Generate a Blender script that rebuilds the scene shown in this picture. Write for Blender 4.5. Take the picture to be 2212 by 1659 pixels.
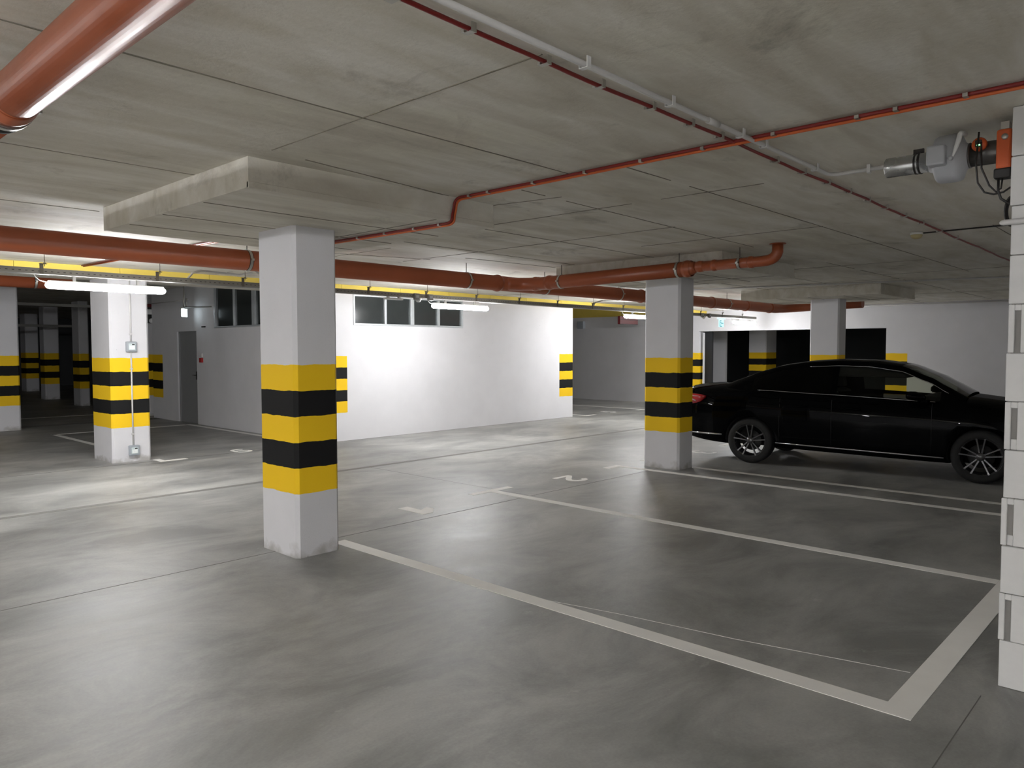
import bpy, bmesh, math, random
from mathutils import Vector, Matrix
random.seed(7)
S = bpy.context.scene
for o in list(bpy.data.objects):
    bpy.data.objects.remove(o, do_unlink=True)
COL = S.collection
PI = math.pi

# ------------------------------------------------------------ camera, world, exposure
W_PX, F_PX = 2212.0, 1620.66
cam_d = bpy.data.cameras.new('camera')
cam_d.sensor_fit = 'HORIZONTAL'
cam_d.sensor_width = 36.0
cam_d.lens = 36.0 * F_PX / W_PX
cam_d.clip_start = 0.05
cam_d.clip_end = 200
cam = bpy.data.objects.new('camera', cam_d)
COL.objects.link(cam)
yaw, pitch, roll = math.radians(43.064), math.radians(-2.669), math.radians(-0.071)
fw = Vector((math.cos(yaw) * math.cos(pitch), math.sin(yaw) * math.cos(pitch), math.sin(pitch)))
rt = Vector((math.sin(yaw), -math.cos(yaw), 0))
up = rt.cross(fw)
rt, up = rt * math.cos(roll) + up * math.sin(roll), up * math.cos(roll) - rt * math.sin(roll)
m = Matrix((rt, up, -fw)).transposed().to_4x4()
m.translation = Vector((0, 0, 1.62))
cam.matrix_world = m
S.camera = cam

world = bpy.data.worlds.new('world')
world.use_nodes = True
world.node_tree.nodes['Background'].inputs[0].default_value = (0.5, 0.55, 0.6, 1)
world.node_tree.nodes['Background'].inputs[1].default_value = 0.0
S.world = world
S.view_settings.view_transform = 'Standard'
S.view_settings.look = 'None'
S.view_settings.gamma = 1.0
S.view_settings.use_curve_mapping = False
S.view_settings.exposure = 1.70
try:
    S.cycles.use_denoising = True
    S.cycles.diffuse_bounces = 5
    S.cycles.max_bounces = 10
    S.cycles.sample_clamp_indirect = 6.0
except Exception:
    pass
TUBE_POWER = 57.0        # radiance of the lane tube diffusers; added fill tubes are stronger
TUBE_COLOR = (0.98, 0.985, 1.0)

CEIL = 2.74              # ceiling height
HALL = 3.0               # higher ceiling of the hall behind the lane beam
PANEL = 2.56             # underside of the drop panels over the columns


# ------------------------------------------------------------ materials
def srgb(r, g, b):
    f = lambda c: (c / 12.92 if c <= 0.04045 else ((c + 0.055) / 1.055) ** 2.4)
    return (f(r / 255), f(g / 255), f(b / 255), 1)


class NT:
    """small wrapper to write node trees"""
    def __init__(self, name):
        self.mat = bpy.data.materials.new(name)
        self.mat.use_nodes = True
        self.t = self.mat.node_tree
        self.n = self.t.nodes
        self.bsdf = self.n['Principled BSDF']
        self.pos = None

    def node(self, typ, **kw):
        nd = self.n.new(typ)
        for k, v in kw.items():
            setattr(nd, k, v)
        return nd

    def link(self, a, b):
        self.t.links.new(a, b)

    def put(self, sock, v):
        if hasattr(v, 'is_linked') or hasattr(v, 'links'):
            self.link(v, sock)
        else:
            sock.default_value = v

    def math(self, op, a, b=0.0, c=0.0, clamp=False):
        nd = self.node('ShaderNodeMath', operation=op, use_clamp=clamp)
        self.put(nd.inputs[0], a)
        self.put(nd.inputs[1], b)
        self.put(nd.inputs[2], c)
        return nd.outputs[0]

    def coords(self):
        if self.pos is None:
            self.tc = self.node('ShaderNodeTexCoord')
            self.pos = self.tc.outputs['Object']
            sp = self.node('ShaderNodeSeparateXYZ')
            self.link(self.pos, sp.inputs[0])
            self.x, self.y, self.z = sp.outputs
        return self.pos

    def noise(self, scale, detail=4, rough=0.55, stretch=(1, 1, 1), rot=(0, 0, 0), dist=0.0):
        self.coords()
        mp = self.node('ShaderNodeMapping')
        mp.inputs['Scale'].default_value = stretch
        mp.inputs['Rotation'].default_value = rot
        self.link(self.pos, mp.inputs[0])
        nz = self.node('ShaderNodeTexNoise')
        nz.inputs['Scale'].default_value = scale
        nz.inputs['Detail'].default_value = detail
        nz.inputs['Roughness'].default_value = rough
        nz.inputs['Distortion'].default_value = dist
        self.link(mp.outputs[0], nz.inputs['Vector'])
        return nz.outputs[0]

    def ramp(self, fac, stops):
        r = self.node('ShaderNodeValToRGB')
        e = r.color_ramp.elements
        while len(e) < len(stops):
            e.new(0.5)
        for el, (p, c) in zip(e, stops):
            el.position = p
            el.color = c if len(c) == 4 else (*c, 1)
        self.put(r.inputs[0], fac)
        return r.outputs[0]

    def mix(self, fac, a, b, mode='MIX'):
        nd = self.node('ShaderNodeMix', data_type='RGBA', blend_type=mode)
        self.put(nd.inputs[0], fac)
        self.put(nd.inputs[6], a)
        self.put(nd.inputs[7], b)
        return nd.outputs[2]

    def maprange(self, v, a, b, c, d):
        nd = self.node('ShaderNodeMapRange')
        self.put(nd.inputs[0], v)
        for i, q in enumerate((a, b, c, d)):
            nd.inputs[i + 1].default_value = q
        return nd.outputs[0]

    def bump(self, h, strength=0.2, dist=0.01):
        nd = self.node('ShaderNodeBump')
        nd.inputs['Strength'].default_value = strength
        nd.inputs['Distance'].default_value = dist
        self.link(h, nd.inputs['Height'])
        self.link(nd.outputs[0], self.bsdf.inputs['Normal'])

    def set(self, **kw):
        names = dict(color='Base Color', rough='Roughness', metal='Metallic', spec='Specular IOR Level',
                     coat='Coat Weight', coat_rough='Coat Roughness', trans='Transmission Weight',
                     emis='Emission Color', emis_s='Emission Strength', ior='IOR', alpha='Alpha')
        for k, v in kw.items():
            self.put(self.bsdf.inputs[names[k]], v)
        return self.mat


def plain(name, color, rough=0.5, metal=0.0, var=0.10, scale=18.0, **kw):
    """a plain surface with a little mottling in colour and gloss"""
    t = NT(name)
    nz = t.noise(scale, 3)
    lo = tuple(c * (1 - var) for c in color[:3]) + (1,)
    hi = tuple(min(1, c * (1 + var)) for c in color[:3]) + (1,)
    t.set(color=t.mix(nz, lo, hi), rough=t.maprange(nz, 0.3, 0.7, max(0.03, rough - 0.06), min(1, rough + 0.06)), metal=metal, **kw)
    return t.mat


def stripe_mask(t, boxes, z0=0.5, z1=1.5):
    """returns (in_band, is_yellow) for hazard stripes; boxes = footprints (x0,x1,y0,y1) or None for all round"""
    t.coords()
    wob = t.maprange(t.noise(9, 2), 0.3, 0.7, -0.004, 0.004)
    z = t.math('ADD', t.z, wob)
    band = t.math('MULTIPLY', t.math('GREATER_THAN', z, z0), t.math('LESS_THAN', z, z1))
    k = t.math('FLOOR', t.math('DIVIDE', t.math('SUBTRACT', z, z0), (z1 - z0) / 5.0))
    odd = t.math('MODULO', k, 2.0)
    yellow = t.math('LESS_THAN', odd, 0.5)
    if boxes:
        acc = None
        for (a, b, c, d) in boxes:
            q = t.math('MULTIPLY', t.math('GREATER_THAN', t.x, a), t.math('LESS_THAN', t.x, b))
            q = t.math('MULTIPLY', q, t.math('GREATER_THAN', t.y, c))
            q = t.math('MULTIPLY', q, t.math('LESS_THAN', t.y, d))
            acc = q if acc is None else t.math('MAXIMUM', acc, q)
        band = t.math('MULTIPLY', band, acc)
    return band, yellow


YELLOW = (0.86, 0.545, 0.012, 1)
BLACK = (0.006, 0.006, 0.0065, 1)


def painted(name, base, boxes=None, stripes=True, rough=0.75, dirt=True):
    t = NT(name)
    t.coords()
    n1 = t.noise(2.2, 4)
    n2 = t.noise(60, 3)
    c = t.mix(t.maprange(n1, 0.35, 0.7, 0, 1), tuple(v * 0.95 for v in base[:3]) + (1,), base)
    c = t.mix(t.maprange(n2, 0.66, 0.75, 0, 0.3), c, tuple(v * 0.72 for v in base[:3]) + (1,))
    # small pits
    vor = t.node('ShaderNodeTexVoronoi')
    vor.inputs['Scale'].default_value = 9
    t.link(t.pos, vor.inputs['Vector'])
    pit = t.math('LESS_THAN', vor.outputs['Distance'], 0.045)
    pit = t.math('MULTIPLY', pit, t.math('GREATER_THAN', t.noise(1.3, 1), 0.56))
    c = t.mix(t.math('MULTIPLY', pit, 0.6), c, (0.08, 0.075, 0.065, 1))
    if dirt:
        d = t.math('SUBTRACT', 0.10, t.z)
        d = t.maprange(t.math('ADD', d, t.maprange(t.noise(7, 3), 0.3, 0.7, -0.08, 0.04)), 0.0, 0.09, 0, 0.55)
        c = t.mix(d, c, (0.20, 0.18, 0.14, 1))
    if stripes:
        band, yel = stripe_mask(t, boxes)
        sc = t.mix(yel, BLACK, YELLOW)
        c = t.mix(band, c, sc)
    t.set(color=c, rough=rough, spec=0.3)
    t.bump(t.noise(140, 3), 0.25, 0.004)
    return t.mat


def concrete_ceiling():
    t = NT('raw concrete')
    base = t.ramp(t.noise(0.55, 5, 0.6), [(0.3, (0.50, 0.47, 0.405, 1)), (0.5, (0.60, 0.568, 0.50, 1)), (0.72, (0.70, 0.665, 0.59, 1))])
    streak = t.noise(3.2, 5, 0.62, stretch=(0.35, 1.5, 1), rot=(0, 0, 0.62), dist=0.4)
    c = t.mix(0.7, base, t.ramp(streak, [(0.28, (0.40, 0.395, 0.38, 1)), (0.5, (0.58, 0.575, 0.565, 1)), (0.72, (0.78, 0.775, 0.76, 1))]), 'OVERLAY')
    stain = t.maprange(t.noise(1.4, 6, 0.7, dist=0.6), 0.58, 0.72, 0, 0.45)
    c = t.mix(stain, c, (0.12, 0.105, 0.08, 1))
    white = t.maprange(t.noise(5.0, 5, 0.75, stretch=(0.6, 1.4, 1)), 0.66, 0.76, 0, 0.35)
    c = t.mix(white, c, (0.42, 0.40, 0.36, 1))
    t.set(color=c, rough=0.72, spec=0.35)
    t.bump(t.noise(22, 5, 0.6), 0.25, 0.01)
    return t.mat


def concrete_floor():
    t = NT('troweled concrete')
    big = t.noise(0.35, 5, 0.6)
    c = t.ramp(big, [(0.28, (0.205, 0.206, 0.198, 1)), (0.5, (0.265, 0.265, 0.256, 1)), (0.74, (0.335, 0.333, 0.32, 1))])
    sw = t.noise(1.15, 7, 0.68, stretch=(0.75, 1.25, 1), rot=(0, 0, 0.6), dist=0.5)
    c = t.mix(0.85, c, t.ramp(sw, [(0.36, (0.33, 0.33, 0.33, 1)), (0.5, (0.54, 0.54, 0.535, 1)), (0.64, (0.74, 0.74, 0.73, 1))]), 'OVERLAY')
    fleck = t.maprange(t.noise(3.4, 5, 0.66), 0.67, 0.78, 0, 0.4)
    c = t.mix(fleck, c, (0.62, 0.61, 0.58, 1))
    fine = t.maprange(t.noise(70, 3), 0.3, 0.7, 0.94, 1.06)
    cc = t.node('ShaderNodeCombineColor')
    for i in range(3):
        t.link(fine, cc.inputs[i])
    c = t.mix(1.0, c, cc.outputs[0], 'MULTIPLY')
    t.set(color=c, rough=t.maprange(sw, 0.25, 0.75, 0.40, 0.54), spec=0.5)
    t.bump(t.noise(3.0, 4, 0.6), 0.05, 0.01)
    return t.mat


M = {}
M['floor'] = concrete_floor()
M['ceiling'] = concrete_ceiling()
GREYPAINT = (0.66, 0.655, 0.675, 1)
WHITEPAINT = (0.72, 0.715, 0.735, 1)
M['column'] = painted('painted column', GREYPAINT)
M['core'] = painted('painted core wall', WHITEPAINT, boxes=[(7.0, 7.71, 11.0, 11.25), (13.61, 14.4, 11.0, 11.9), (7.0, 7.25, 17.84, 18.8)], dirt=False)
M['back'] = painted('painted back wall', GREYPAINT, boxes=[(20.0, 21, 5.55, 6.15), (20.0, 21, 11.2, 12.2)], dirt=False)
M['wall'] = painted('painted wall', GREYPAINT, stripes=False, dirt=False)
M['shadetone'] = plain('bare dark wall', (0.07, 0.075, 0.078, 1), 0.9, var=0.1)  # dark colour stands in for the gloom of the inner room and hall
M['silicate'] = plain('white silicate block', (0.64, 0.635, 0.625, 1), 0.85, var=0.05, scale=30)
M['silicate_joint'] = plain('block joint', (0.25, 0.24, 0.23, 1), 0.9)
M['seam'] = plain('formwork seam', (0.21, 0.19, 0.15, 1), 0.9, var=0.35, scale=3)
M['foam'] = plain('yellow foam strip', (0.66, 0.50, 0.09, 1), 0.8, var=0.12, scale=2.5)
M['pvc'] = plain('orange brown pvc', (0.32, 0.080, 0.030, 1), 0.34, var=0.14, scale=3.5, spec=0.5)
M['clamp'] = plain('zinc clamp', (0.55, 0.54, 0.50, 1), 0.35, metal=0.85)
M['rubber'] = plain('black rubber', (0.012, 0.011, 0.010, 1), 0.7)
M['rod'] = plain('threaded rod', (0.16, 0.15, 0.13, 1), 0.5, metal=0.7)
M['tray'] = plain('galvanised tray', (0.23, 0.225, 0.21, 1), 0.5, metal=0.35, var=0.12, scale=6)
M['tray_hole'] = plain('tray slot', (0.03, 0.03, 0.03, 1), 0.8)
M['conduit'] = plain('white conduit', (0.58, 0.57, 0.56, 1), 0.42, var=0.05)
M['redcable'] = plain('dark red fire cable', (0.22, 0.014, 0.012, 1), 0.42, var=0.15)
M['orangecable'] = plain('orange cable', (0.62, 0.13, 0.03, 1), 0.45, var=0.1)
M['zinc'] = plain('galvanised duct', (0.52, 0.53, 0.53, 1), 0.28, metal=0.95, var=0.14, scale=9)
M['darkmetal'] = plain('dark duct', (0.14, 0.135, 0.13, 1), 0.35, metal=0.8, var=0.15)
M['fanplastic'] = plain('pale grey plastic', (0.40, 0.41, 0.43, 1), 0.42, var=0.04)
M['orangeplastic'] = plain('orange plastic', (0.62, 0.11, 0.025, 1), 0.42, var=0.08)
M['blackplastic'] = plain('black plastic', (0.015, 0.013, 0.012, 1), 0.4)
M['white'] = plain('white plastic', (0.68, 0.68, 0.67, 1), 0.4, var=0.04)
M['cream'] = plain('cream plastic', (0.50, 0.42, 0.22, 1), 0.45, var=0.05)
M['greybox'] = plain('grey plastic box', (0.33, 0.36, 0.39, 1), 0.45, var=0.05)
M['lens'] = plain('clear socket lid', (0.60, 0.68, 0.68, 1), 0.12, var=0.08)
M['lidpaper'] = plain('pale socket insert', (0.80, 0.84, 0.83, 1), 0.3, var=0.03)
M['floorpaint'] = plain('worn white road paint', (0.86, 0.845, 0.81, 1), 0.7, var=0.06, scale=7)
M['joint'] = plain('grey floor joint filler', (0.17, 0.165, 0.155, 1), 0.7, var=0.12)
M['darkjoint'] = plain('dark floor joint and strip', (0.15, 0.145, 0.135, 1), 0.8, var=0.2)
M['alu'] = plain('aluminium window frame', (0.55, 0.58, 0.60, 1), 0.38, metal=0.4)
M['doorgrey'] = plain('grey steel door', (0.27, 0.275, 0.28, 1), 0.5, var=0.04)
M['darkdoor'] = plain('anthracite door', (0.02, 0.021, 0.023, 1), 0.5)
M['red'] = plain('red plastic', (0.45, 0.02, 0.02, 1), 0.4)
M['darkred'] = plain('dark red panel', (0.12, 0.010, 0.012, 1), 0.45)
M['dullblack'] = plain('dark housing', (0.02, 0.02, 0.02, 1), 0.6)


def glass_room():
    t = NT('dim window glass')
    nz = t.noise(2.0, 3)
    t.set(color=t.mix(nz, (0.020, 0.024, 0.024, 1), (0.040, 0.047, 0.047, 1)), rough=0.16, spec=0.6)
    return t.mat


M['glass'] = glass_room()


def emis(name, color, strength, base=(0.8, 0.8, 0.8, 1)):
    t = NT(name)
    t.set(color=base, emis=(*color, 1), emis_s=strength, rough=0.4)
    return t.mat


M['tube'] = emis('lit tube diffuser', TUBE_COLOR, TUBE_POWER)
M['filltube'] = emis('added fill tube diffuser', TUBE_COLOR, TUBE_POWER * 2.0)
M['exit_light'] = emis('lit exit panel', (0.42, 0.86, 1.0), 0.30)
M['exit_glyph'] = emis('exit pictogram', (0.02, 0.30, 0.33), 0.12, (0.02, 0.2, 0.2, 1))
M['exit_white'] = emis('bright exit panel', (0.80, 0.94, 1.0), 1.2)
M['led'] = emis('green indicator', (0.25, 1.0, 0.35), 5.0)
M['coldstrip'] = emis('sign strip', (0.65, 0.88, 1.0), 0.28)

# car materials
t = NT('black car paint')
nz = t.noise(6, 2)
t.set(color=t.mix(nz, (0.0012, 0.0014, 0.0017, 1), (0.0018, 0.0020, 0.0024, 1)), rough=0.5, spec=0.0, coat=0.16, coat_rough=0.02)
M['carpaint'] = t.mat
M['cartrim'] = plain('black car plastic', (0.006, 0.006, 0.006, 1), 0.55)
M['chrome'] = plain('chrome trim', (0.55, 0.55, 0.56, 1), 0.16, metal=1.0, var=0.03)
M['alloy'] = plain('alloy rim', (0.15, 0.15, 0.155, 1), 0.32, metal=0.85, var=0.06)
M['alloydark'] = plain('dark wheel well', (0.012, 0.012, 0.012, 1), 0.6)
M['tyre'] = plain('tyre rubber', (0.010, 0.010, 0.010, 1), 0.75)
M['taillight'] = plain('red tail lamp', (0.42, 0.006, 0.012, 1), 0.12, coat=1.0)
M['lampglint'] = plain('pale lamp glint', (0.85, 0.62, 0.66, 1), 0.10, coat=1.0)
M['carseat'] = plain('dark upholstery', (0.012, 0.012, 0.013, 1), 0.8)
t = NT('tinted car glass')
tr = t.node('ShaderNodeBsdfTransparent')
tr.inputs[0].default_value = (0.80, 0.82, 0.74, 1)
gl = t.node('ShaderNodeBsdfGlossy')
gl.inputs['Roughness'].default_value = 0.02
gl.inputs[0].default_value = (0.9, 0.9, 0.9, 1)
fr = t.node('ShaderNodeFresnel')
fr.inputs[0].default_value = 1.35
mx = t.node('ShaderNodeMixShader')
t.link(fr.outputs[0], mx.inputs[0])
t.link(tr.outputs[0], mx.inputs[1])
t.link(gl.outputs[0], mx.inputs[2])
t.link(mx.outputs[0], t.n['Material Output'].inputs[0])
M['carglass'] = t.mat
t = NT('shaded windscreen glass')
tr = t.node('ShaderNodeBsdfTransparent')
tr.inputs[0].default_value = (0.16, 0.18, 0.16, 1)
gl = t.node('ShaderNodeBsdfGlossy')
gl.inputs['Roughness'].default_value = 0.02
mx = t.node('ShaderNodeMixShader')
fr = t.node('ShaderNodeFresnel')
fr.inputs[0].default_value = 1.2
t.link(fr.outputs[0], mx.inputs[0])
t.link(tr.outputs[0], mx.inputs[1])
t.link(gl.outputs[0], mx.inputs[2])
t.link(mx.outputs[0], t.n['Material Output'].inputs[0])
M['screenglass'] = t.mat
M['darkglass'] = plain('privacy glass', (0.0012, 0.0012, 0.0012, 1), 0.08, spec=0.12)


# ------------------------------------------------------------ geometry helpers
class MB:
    """collects shapes and links them as ONE mesh object"""
    def __init__(self):
        self.bm = bmesh.new()
        self.mi = 0

    def _tag(self, faces):
        for f in faces:
            f.material_index = self.mi

    def box(self, x0, x1, y0, y1, z0, z1, rot=None):
        vs = [self.bm.verts.new(p) for p in ((x0, y0, z0), (x1, y0, z0), (x1, y1, z0), (x0, y1, z0),
                                             (x0, y0, z1), (x1, y0, z1), (x1, y1, z1), (x0, y1, z1))]
        fs = [self.bm.faces.new([vs[i] for i in q]) for q in ((3, 2, 1, 0), (4, 5, 6, 7), (0, 1, 5, 4), (1, 2, 6, 5), (2, 3, 7, 6), (3, 0, 4, 7))]
        self._tag(fs)
        if rot:
            c = Vector(((x0 + x1) / 2, (y0 + y1) / 2, (z0 + z1) / 2))
            R = Matrix.Rotation(rot[0], 3, rot[1])
            for v in vs:
                v.co = c + R @ (v.co - c)
        return self

    def prism(self, pts, z0, z1, axis='Z'):
        """extrude a polygon; axis Z: pts are (x,y); axis Y: pts (x,z) between y0,y1; axis X: pts (y,z)"""
        def P(p, h):
            return {'Z': (p[0], p[1], h), 'Y': (p[0], h, p[1]), 'X': (h, p[0], p[1])}[axis]
        a = [self.bm.verts.new(P(p, z0)) for p in pts]
        b = [self.bm.verts.new(P(p, z1)) for p in pts]
        n = len(pts)
        fs = [self.bm.faces.new(a[::-1]), self.bm.faces.new(b)]
        for i in range(n):
            fs.append(self.bm.faces.new((a[i], a[(i + 1) % n], b[(i + 1) % n], b[i])))
        self._tag(fs)
        return self

    def tube(self, path, r, seg=16, cap=True):
        """round tube along a polyline; r is one radius or a list"""
        path = [Vector(p) for p in path]
        rs = r if isinstance(r, (list, tuple)) else [r] * len(path)
        rings = []
        prev = None
        for i, p in enumerate(path):
            if i == 0:
                d = (path[1] - p).normalized()
            elif i == len(path) - 1:
                d = (p - path[i - 1]).normalized()
            else:
                d = ((p - path[i - 1]).normalized() + (path[i + 1] - p).normalized())
                d = d.normalized() if d.length > 1e-6 else (path[i + 1] - p).normalized()
            if prev is None:
                a = d.orthogonal().normalized()
            else:
                a = prev - d * prev.dot(d)
                a = a.normalized() if a.length > 1e-6 else d.orthogonal().normalized()
            prev = a
            b = d.cross(a)
            k = 1.0
            if 0 < i < len(path) - 1:
                cs = (p - path[i - 1]).normalized().dot(d)
                k = 1.0 / max(0.5, cs)
            bis = None
            ring = [self.bm.verts.new(p + (a * math.cos(2 * PI * j / seg) + b * math.sin(2 * PI * j / seg)) * rs[i] * (k if k < 1.05 else 1.0)) for j in range(seg)]
            rings.append(ring)
        fs = []
        for q in range(len(rings) - 1):
            for j in range(seg):
                fs.append(self.bm.faces.new((rings[q][j], rings[q][(j + 1) % seg], rings[q + 1][(j + 1) % seg], rings[q + 1][j])))
        if cap:
            fs.append(self.bm.faces.new(rings[0][::-1]))
            fs.append(self.bm.faces.new(rings[-1]))
        for f in fs:
            f.smooth = len(f.verts) == 4
        self._tag(fs)
        return self

    def lathe(self, prof, c=(0, 0, 0), axis='Z', seg=32):
        """prof: list of (radius, height) turned about the axis through c"""
        def P(r, h, a):
            u, v = r * math.cos(a), r * math.sin(a)
            q = {'Z': (u, v, h), 'Y': (u, h, v), 'X': (h, u, v)}[axis]
            return Vector(q) + Vector(c)
        rings = [[self.bm.verts.new(P(max(r, 1e-5), h, 2 * PI * j / seg)) for j in range(seg)] for r, h in prof]
        fs = []
        for q in range(len(rings) - 1):
            for j in range(seg):
                fs.append(self.bm.faces.new((rings[q][j], rings[q][(j + 1) % seg], rings[q + 1][(j + 1) % seg], rings[q + 1][j])))
        for f in fs:
            f.smooth = True
        self._tag(fs)
        return self

    def ring(self, c, R, r, axis='X', seg=32, seg2=8, wide=1.0):
        """torus band; wide stretches it along the axis"""
        prof = []
        for k in range(seg2 + 1):
            a = 2 * PI * k / seg2
            prof.append((R + r * math.cos(a), r * wide * math.sin(a)))
        return self.lathe(prof, c, axis, seg)

    def loft(self, rings, closed=True, caps=True, smooth=True):
        rs = [[self.bm.verts.new(p) for p in ring] for ring in rings]
        n = len(rs[0])
        fs = []
        for q in range(len(rs) - 1):
            for j in range(n if closed else n - 1):
                fs.append(self.bm.faces.new((rs[q][j], rs[q][(j + 1) % n], rs[q + 1][(j + 1) % n], rs[q + 1][j])))
        if caps:
            fs.append(self.bm.faces.new(rs[0][::-1]))
            fs.append(self.bm.faces.new(rs[-1]))
        for f in fs:
            f.smooth = smooth
        self._tag(fs)
        return fs

    def build(self, name, mats, parent=None, loc=None, bevel=0.0, seg=2, subsurf=0):
        bmesh.ops.recalc_face_normals(self.bm, faces=self.bm.faces)
        me = bpy.data.meshes.new(name)
        self.bm.to_mesh(me)
        self.bm.free()
        o = bpy.data.objects.new(name, me)
        COL.objects.link(o)
        for mm in (mats if isinstance(mats, (list, tuple)) else [mats]):
            me.materials.append(mm)
        if parent is not None:
            o.parent = parent
        if loc:
            o.location = loc
        if bevel:
            b = o.modifiers.new('bevel', 'BEVEL')
            b.width = bevel
            b.segments = seg
            b.limit_method = 'ANGLE'
            b.angle_limit = math.radians(40)
        if subsurf:
            sdv = o.modifiers.new('smooth', 'SUBSURF')
            sdv.levels = sdv.render_levels = subsurf
        return o


def build_islands(mb, name, mats, parent, bevel=0.0, match=None):
    """link every connected piece collected in mb as a part of its own"""
    bm = mb.bm
    left = set(bm.verts)
    groups = []
    while left:
        st = [left.pop()]
        isl = set(st)
        while st:
            v = st.pop()
            for e in v.link_edges:
                w = e.other_vert(v)
                if w in left:
                    left.discard(w)
                    isl.add(w)
                    st.append(w)
        groups.append(isl)
    out = []
    for isl in groups:
        nb = MB()
        mp = {v: nb.bm.verts.new(v.co) for v in isl}
        for f in {f for v in isl for f in v.link_faces}:
            nf = nb.bm.faces.new([mp[v] for v in f.verts])
            nf.smooth = f.smooth
            nf.material_index = f.material_index
        out.append(nb.build(name, mats, parent, bevel=bevel))
    bm.free()
    return out


def tag(o, label=None, cat=None, group=None, kind=None):
    if label:
        o['label'] = label
    if cat:
        o['category'] = cat
    if group:
        o['group'] = group
    if kind:
        o['kind'] = kind
    return o


def thing(name, label, cat, loc=(0, 0, 0), rz=0.0, group=None, kind=None):
    o = bpy.data.objects.new(name, None)
    COL.objects.link(o)
    o.empty_display_size = 0.2
    o.location = loc
    o.rotation_euler = (0, 0, rz)
    return tag(o, label, cat, group, kind)


def copy_tree(o, parent=None):
    c = o.copy()
    COL.objects.link(c)
    if parent is not None:
        c.parent = parent
        c.matrix_parent_inverse = o.matrix_parent_inverse.copy()
    for ch in [k for k in bpy.data.objects if k.parent == o]:
        copy_tree(ch, c)
    return c


def struct(o, label=None, cat=None):
    return tag(o, label, cat, None, 'structure')


# ------------------------------------------------------------ setting: floor and ceiling
mb = MB()
mb.box(-9, 30, -7, 40, -0.2, 0.0)
struct(mb.build('floor', M['floor']), 'troweled grey concrete garage floor', 'floor')

mb = MB()
mb.box(-9, 30, -7, 12.25, CEIL, CEIL + 0.26)
mb.box(-9, 30, 12.25, 40, HALL, HALL + 0.25)
struct(mb.build('ceiling', M['ceiling']), 'raw board-marked concrete ceiling slab', 'ceiling')
mb = MB()


def seam(x0, y0, x1, y1, w=0.009, h=0.003, z=CEIL):
    """thin formwork seam on the ceiling from point to point, running slightly uneven"""
    L = math.hypot(x1 - x0, y1 - y0)
    n = max(2, int(L / 0.25))
    dx, dy = (x1 - x0) / L, (y1 - y0) / L
    k = random.uniform(0.7, 1.3)
    for i in range(n):
        if random.random() < 0.04:
            continue
        a, b = L * i / n, L * (i + 1) / n + 0.004
        ww = w * k * random.uniform(0.6, 1.3) / 2
        o_ = random.uniform(-0.002, 0.002)
        p = [(x0 + dx * a - dy * (o_ - ww), y0 + dy * a + dx * (o_ - ww)), (x0 + dx * b - dy * (o_ - ww), y0 + dy * b + dx * (o_ - ww)),
             (x0 + dx * b - dy * (o_ + ww), y0 + dy * b + dx * (o_ + ww)), (x0 + dx * a - dy * (o_ + ww), y0 + dy * a + dx * (o_ + ww))]
        mb.prism(p, z - h, z)


for s_ in [(-3, 3.03, 3.82, 3.05), (-2, 4.82, 2.17, 4.82), (2.20, 1.9, 2.20, 3.90), (2.19, 3.92, 4.0, 4.16),
           (3.95, 3.60, 7.9, 3.74), (3.9, 2.68, 12.5, 2.63), (4.93, 2.0, 4.87, 4.9), (-2, 6.68, 2.2, 6.64),
           (4.20, 4.25, 4.33, 3.55), (4.2, 5.0, 7.95, 5.05), (5.0, 7.55, 6.2, 7.2), (6.4, 6.76, 8.0, 6.66), (7.0, 2.65, 7.0, 4.6),
           (6.1, 3.65, 6.1, 7.6), (9.98, 4.9, 13.8, 4.9), (10.5, 2.7, 10.5, 4.9), (9.98, 3.72, 20.2, 3.72), (13.0, 3.7, 13.0, 6.9),
           (10, 6.2, 13.8, 6.2), (8.0, 1.5, 20.2, 1.5), (-0.5, 3.0, -0.5, 6.7), (12.2, 1.5, 12.2, 3.7), (17, 1.5, 17, 5.6), (4.2, 6.2, 7.9, 6.25),
           (-2, 8.4, 20, 8.4), (1.0, 6.7, 1.0, 10.9), (5.2, 6.7, 5.2, 10.9), (11.4, 6.3, 11.4, 10.9), (15.9, 5.2, 20.3, 5.2)]:
    seam(*s_)
struct(mb.build('trim_6', M['seam']), 'thin dark formwork seams across the ceiling', 'ceiling seam')


# ------------------------------------------------------------ setting: walls
def rect_wall(mb, axis, at, t, a0, a1, z0, z1, holes=()):
    """wall slab; axis 'X' = plane x=at..at+t running along y; holes (a0,a1,z0,z1)"""
    def bx(a, b, c, d):
        if b - a < 1e-4 or d - c < 1e-4:
            return
        if axis == 'X':
            mb.box(min(at, at + t), max(at, at + t), a, b, c, d)
        else:
            mb.box(a, b, min(at, at + t), max(at, at + t), c, d)
    cur = a0
    for (h0, h1, hz0, hz1) in sorted(holes):
        bx(cur, h0, z0, z1)
        bx(h0, h1, z0, hz0)
        bx(h0, h1, hz1, z1)
        cur = h1
    bx(cur, a1, z0, z1)


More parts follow.
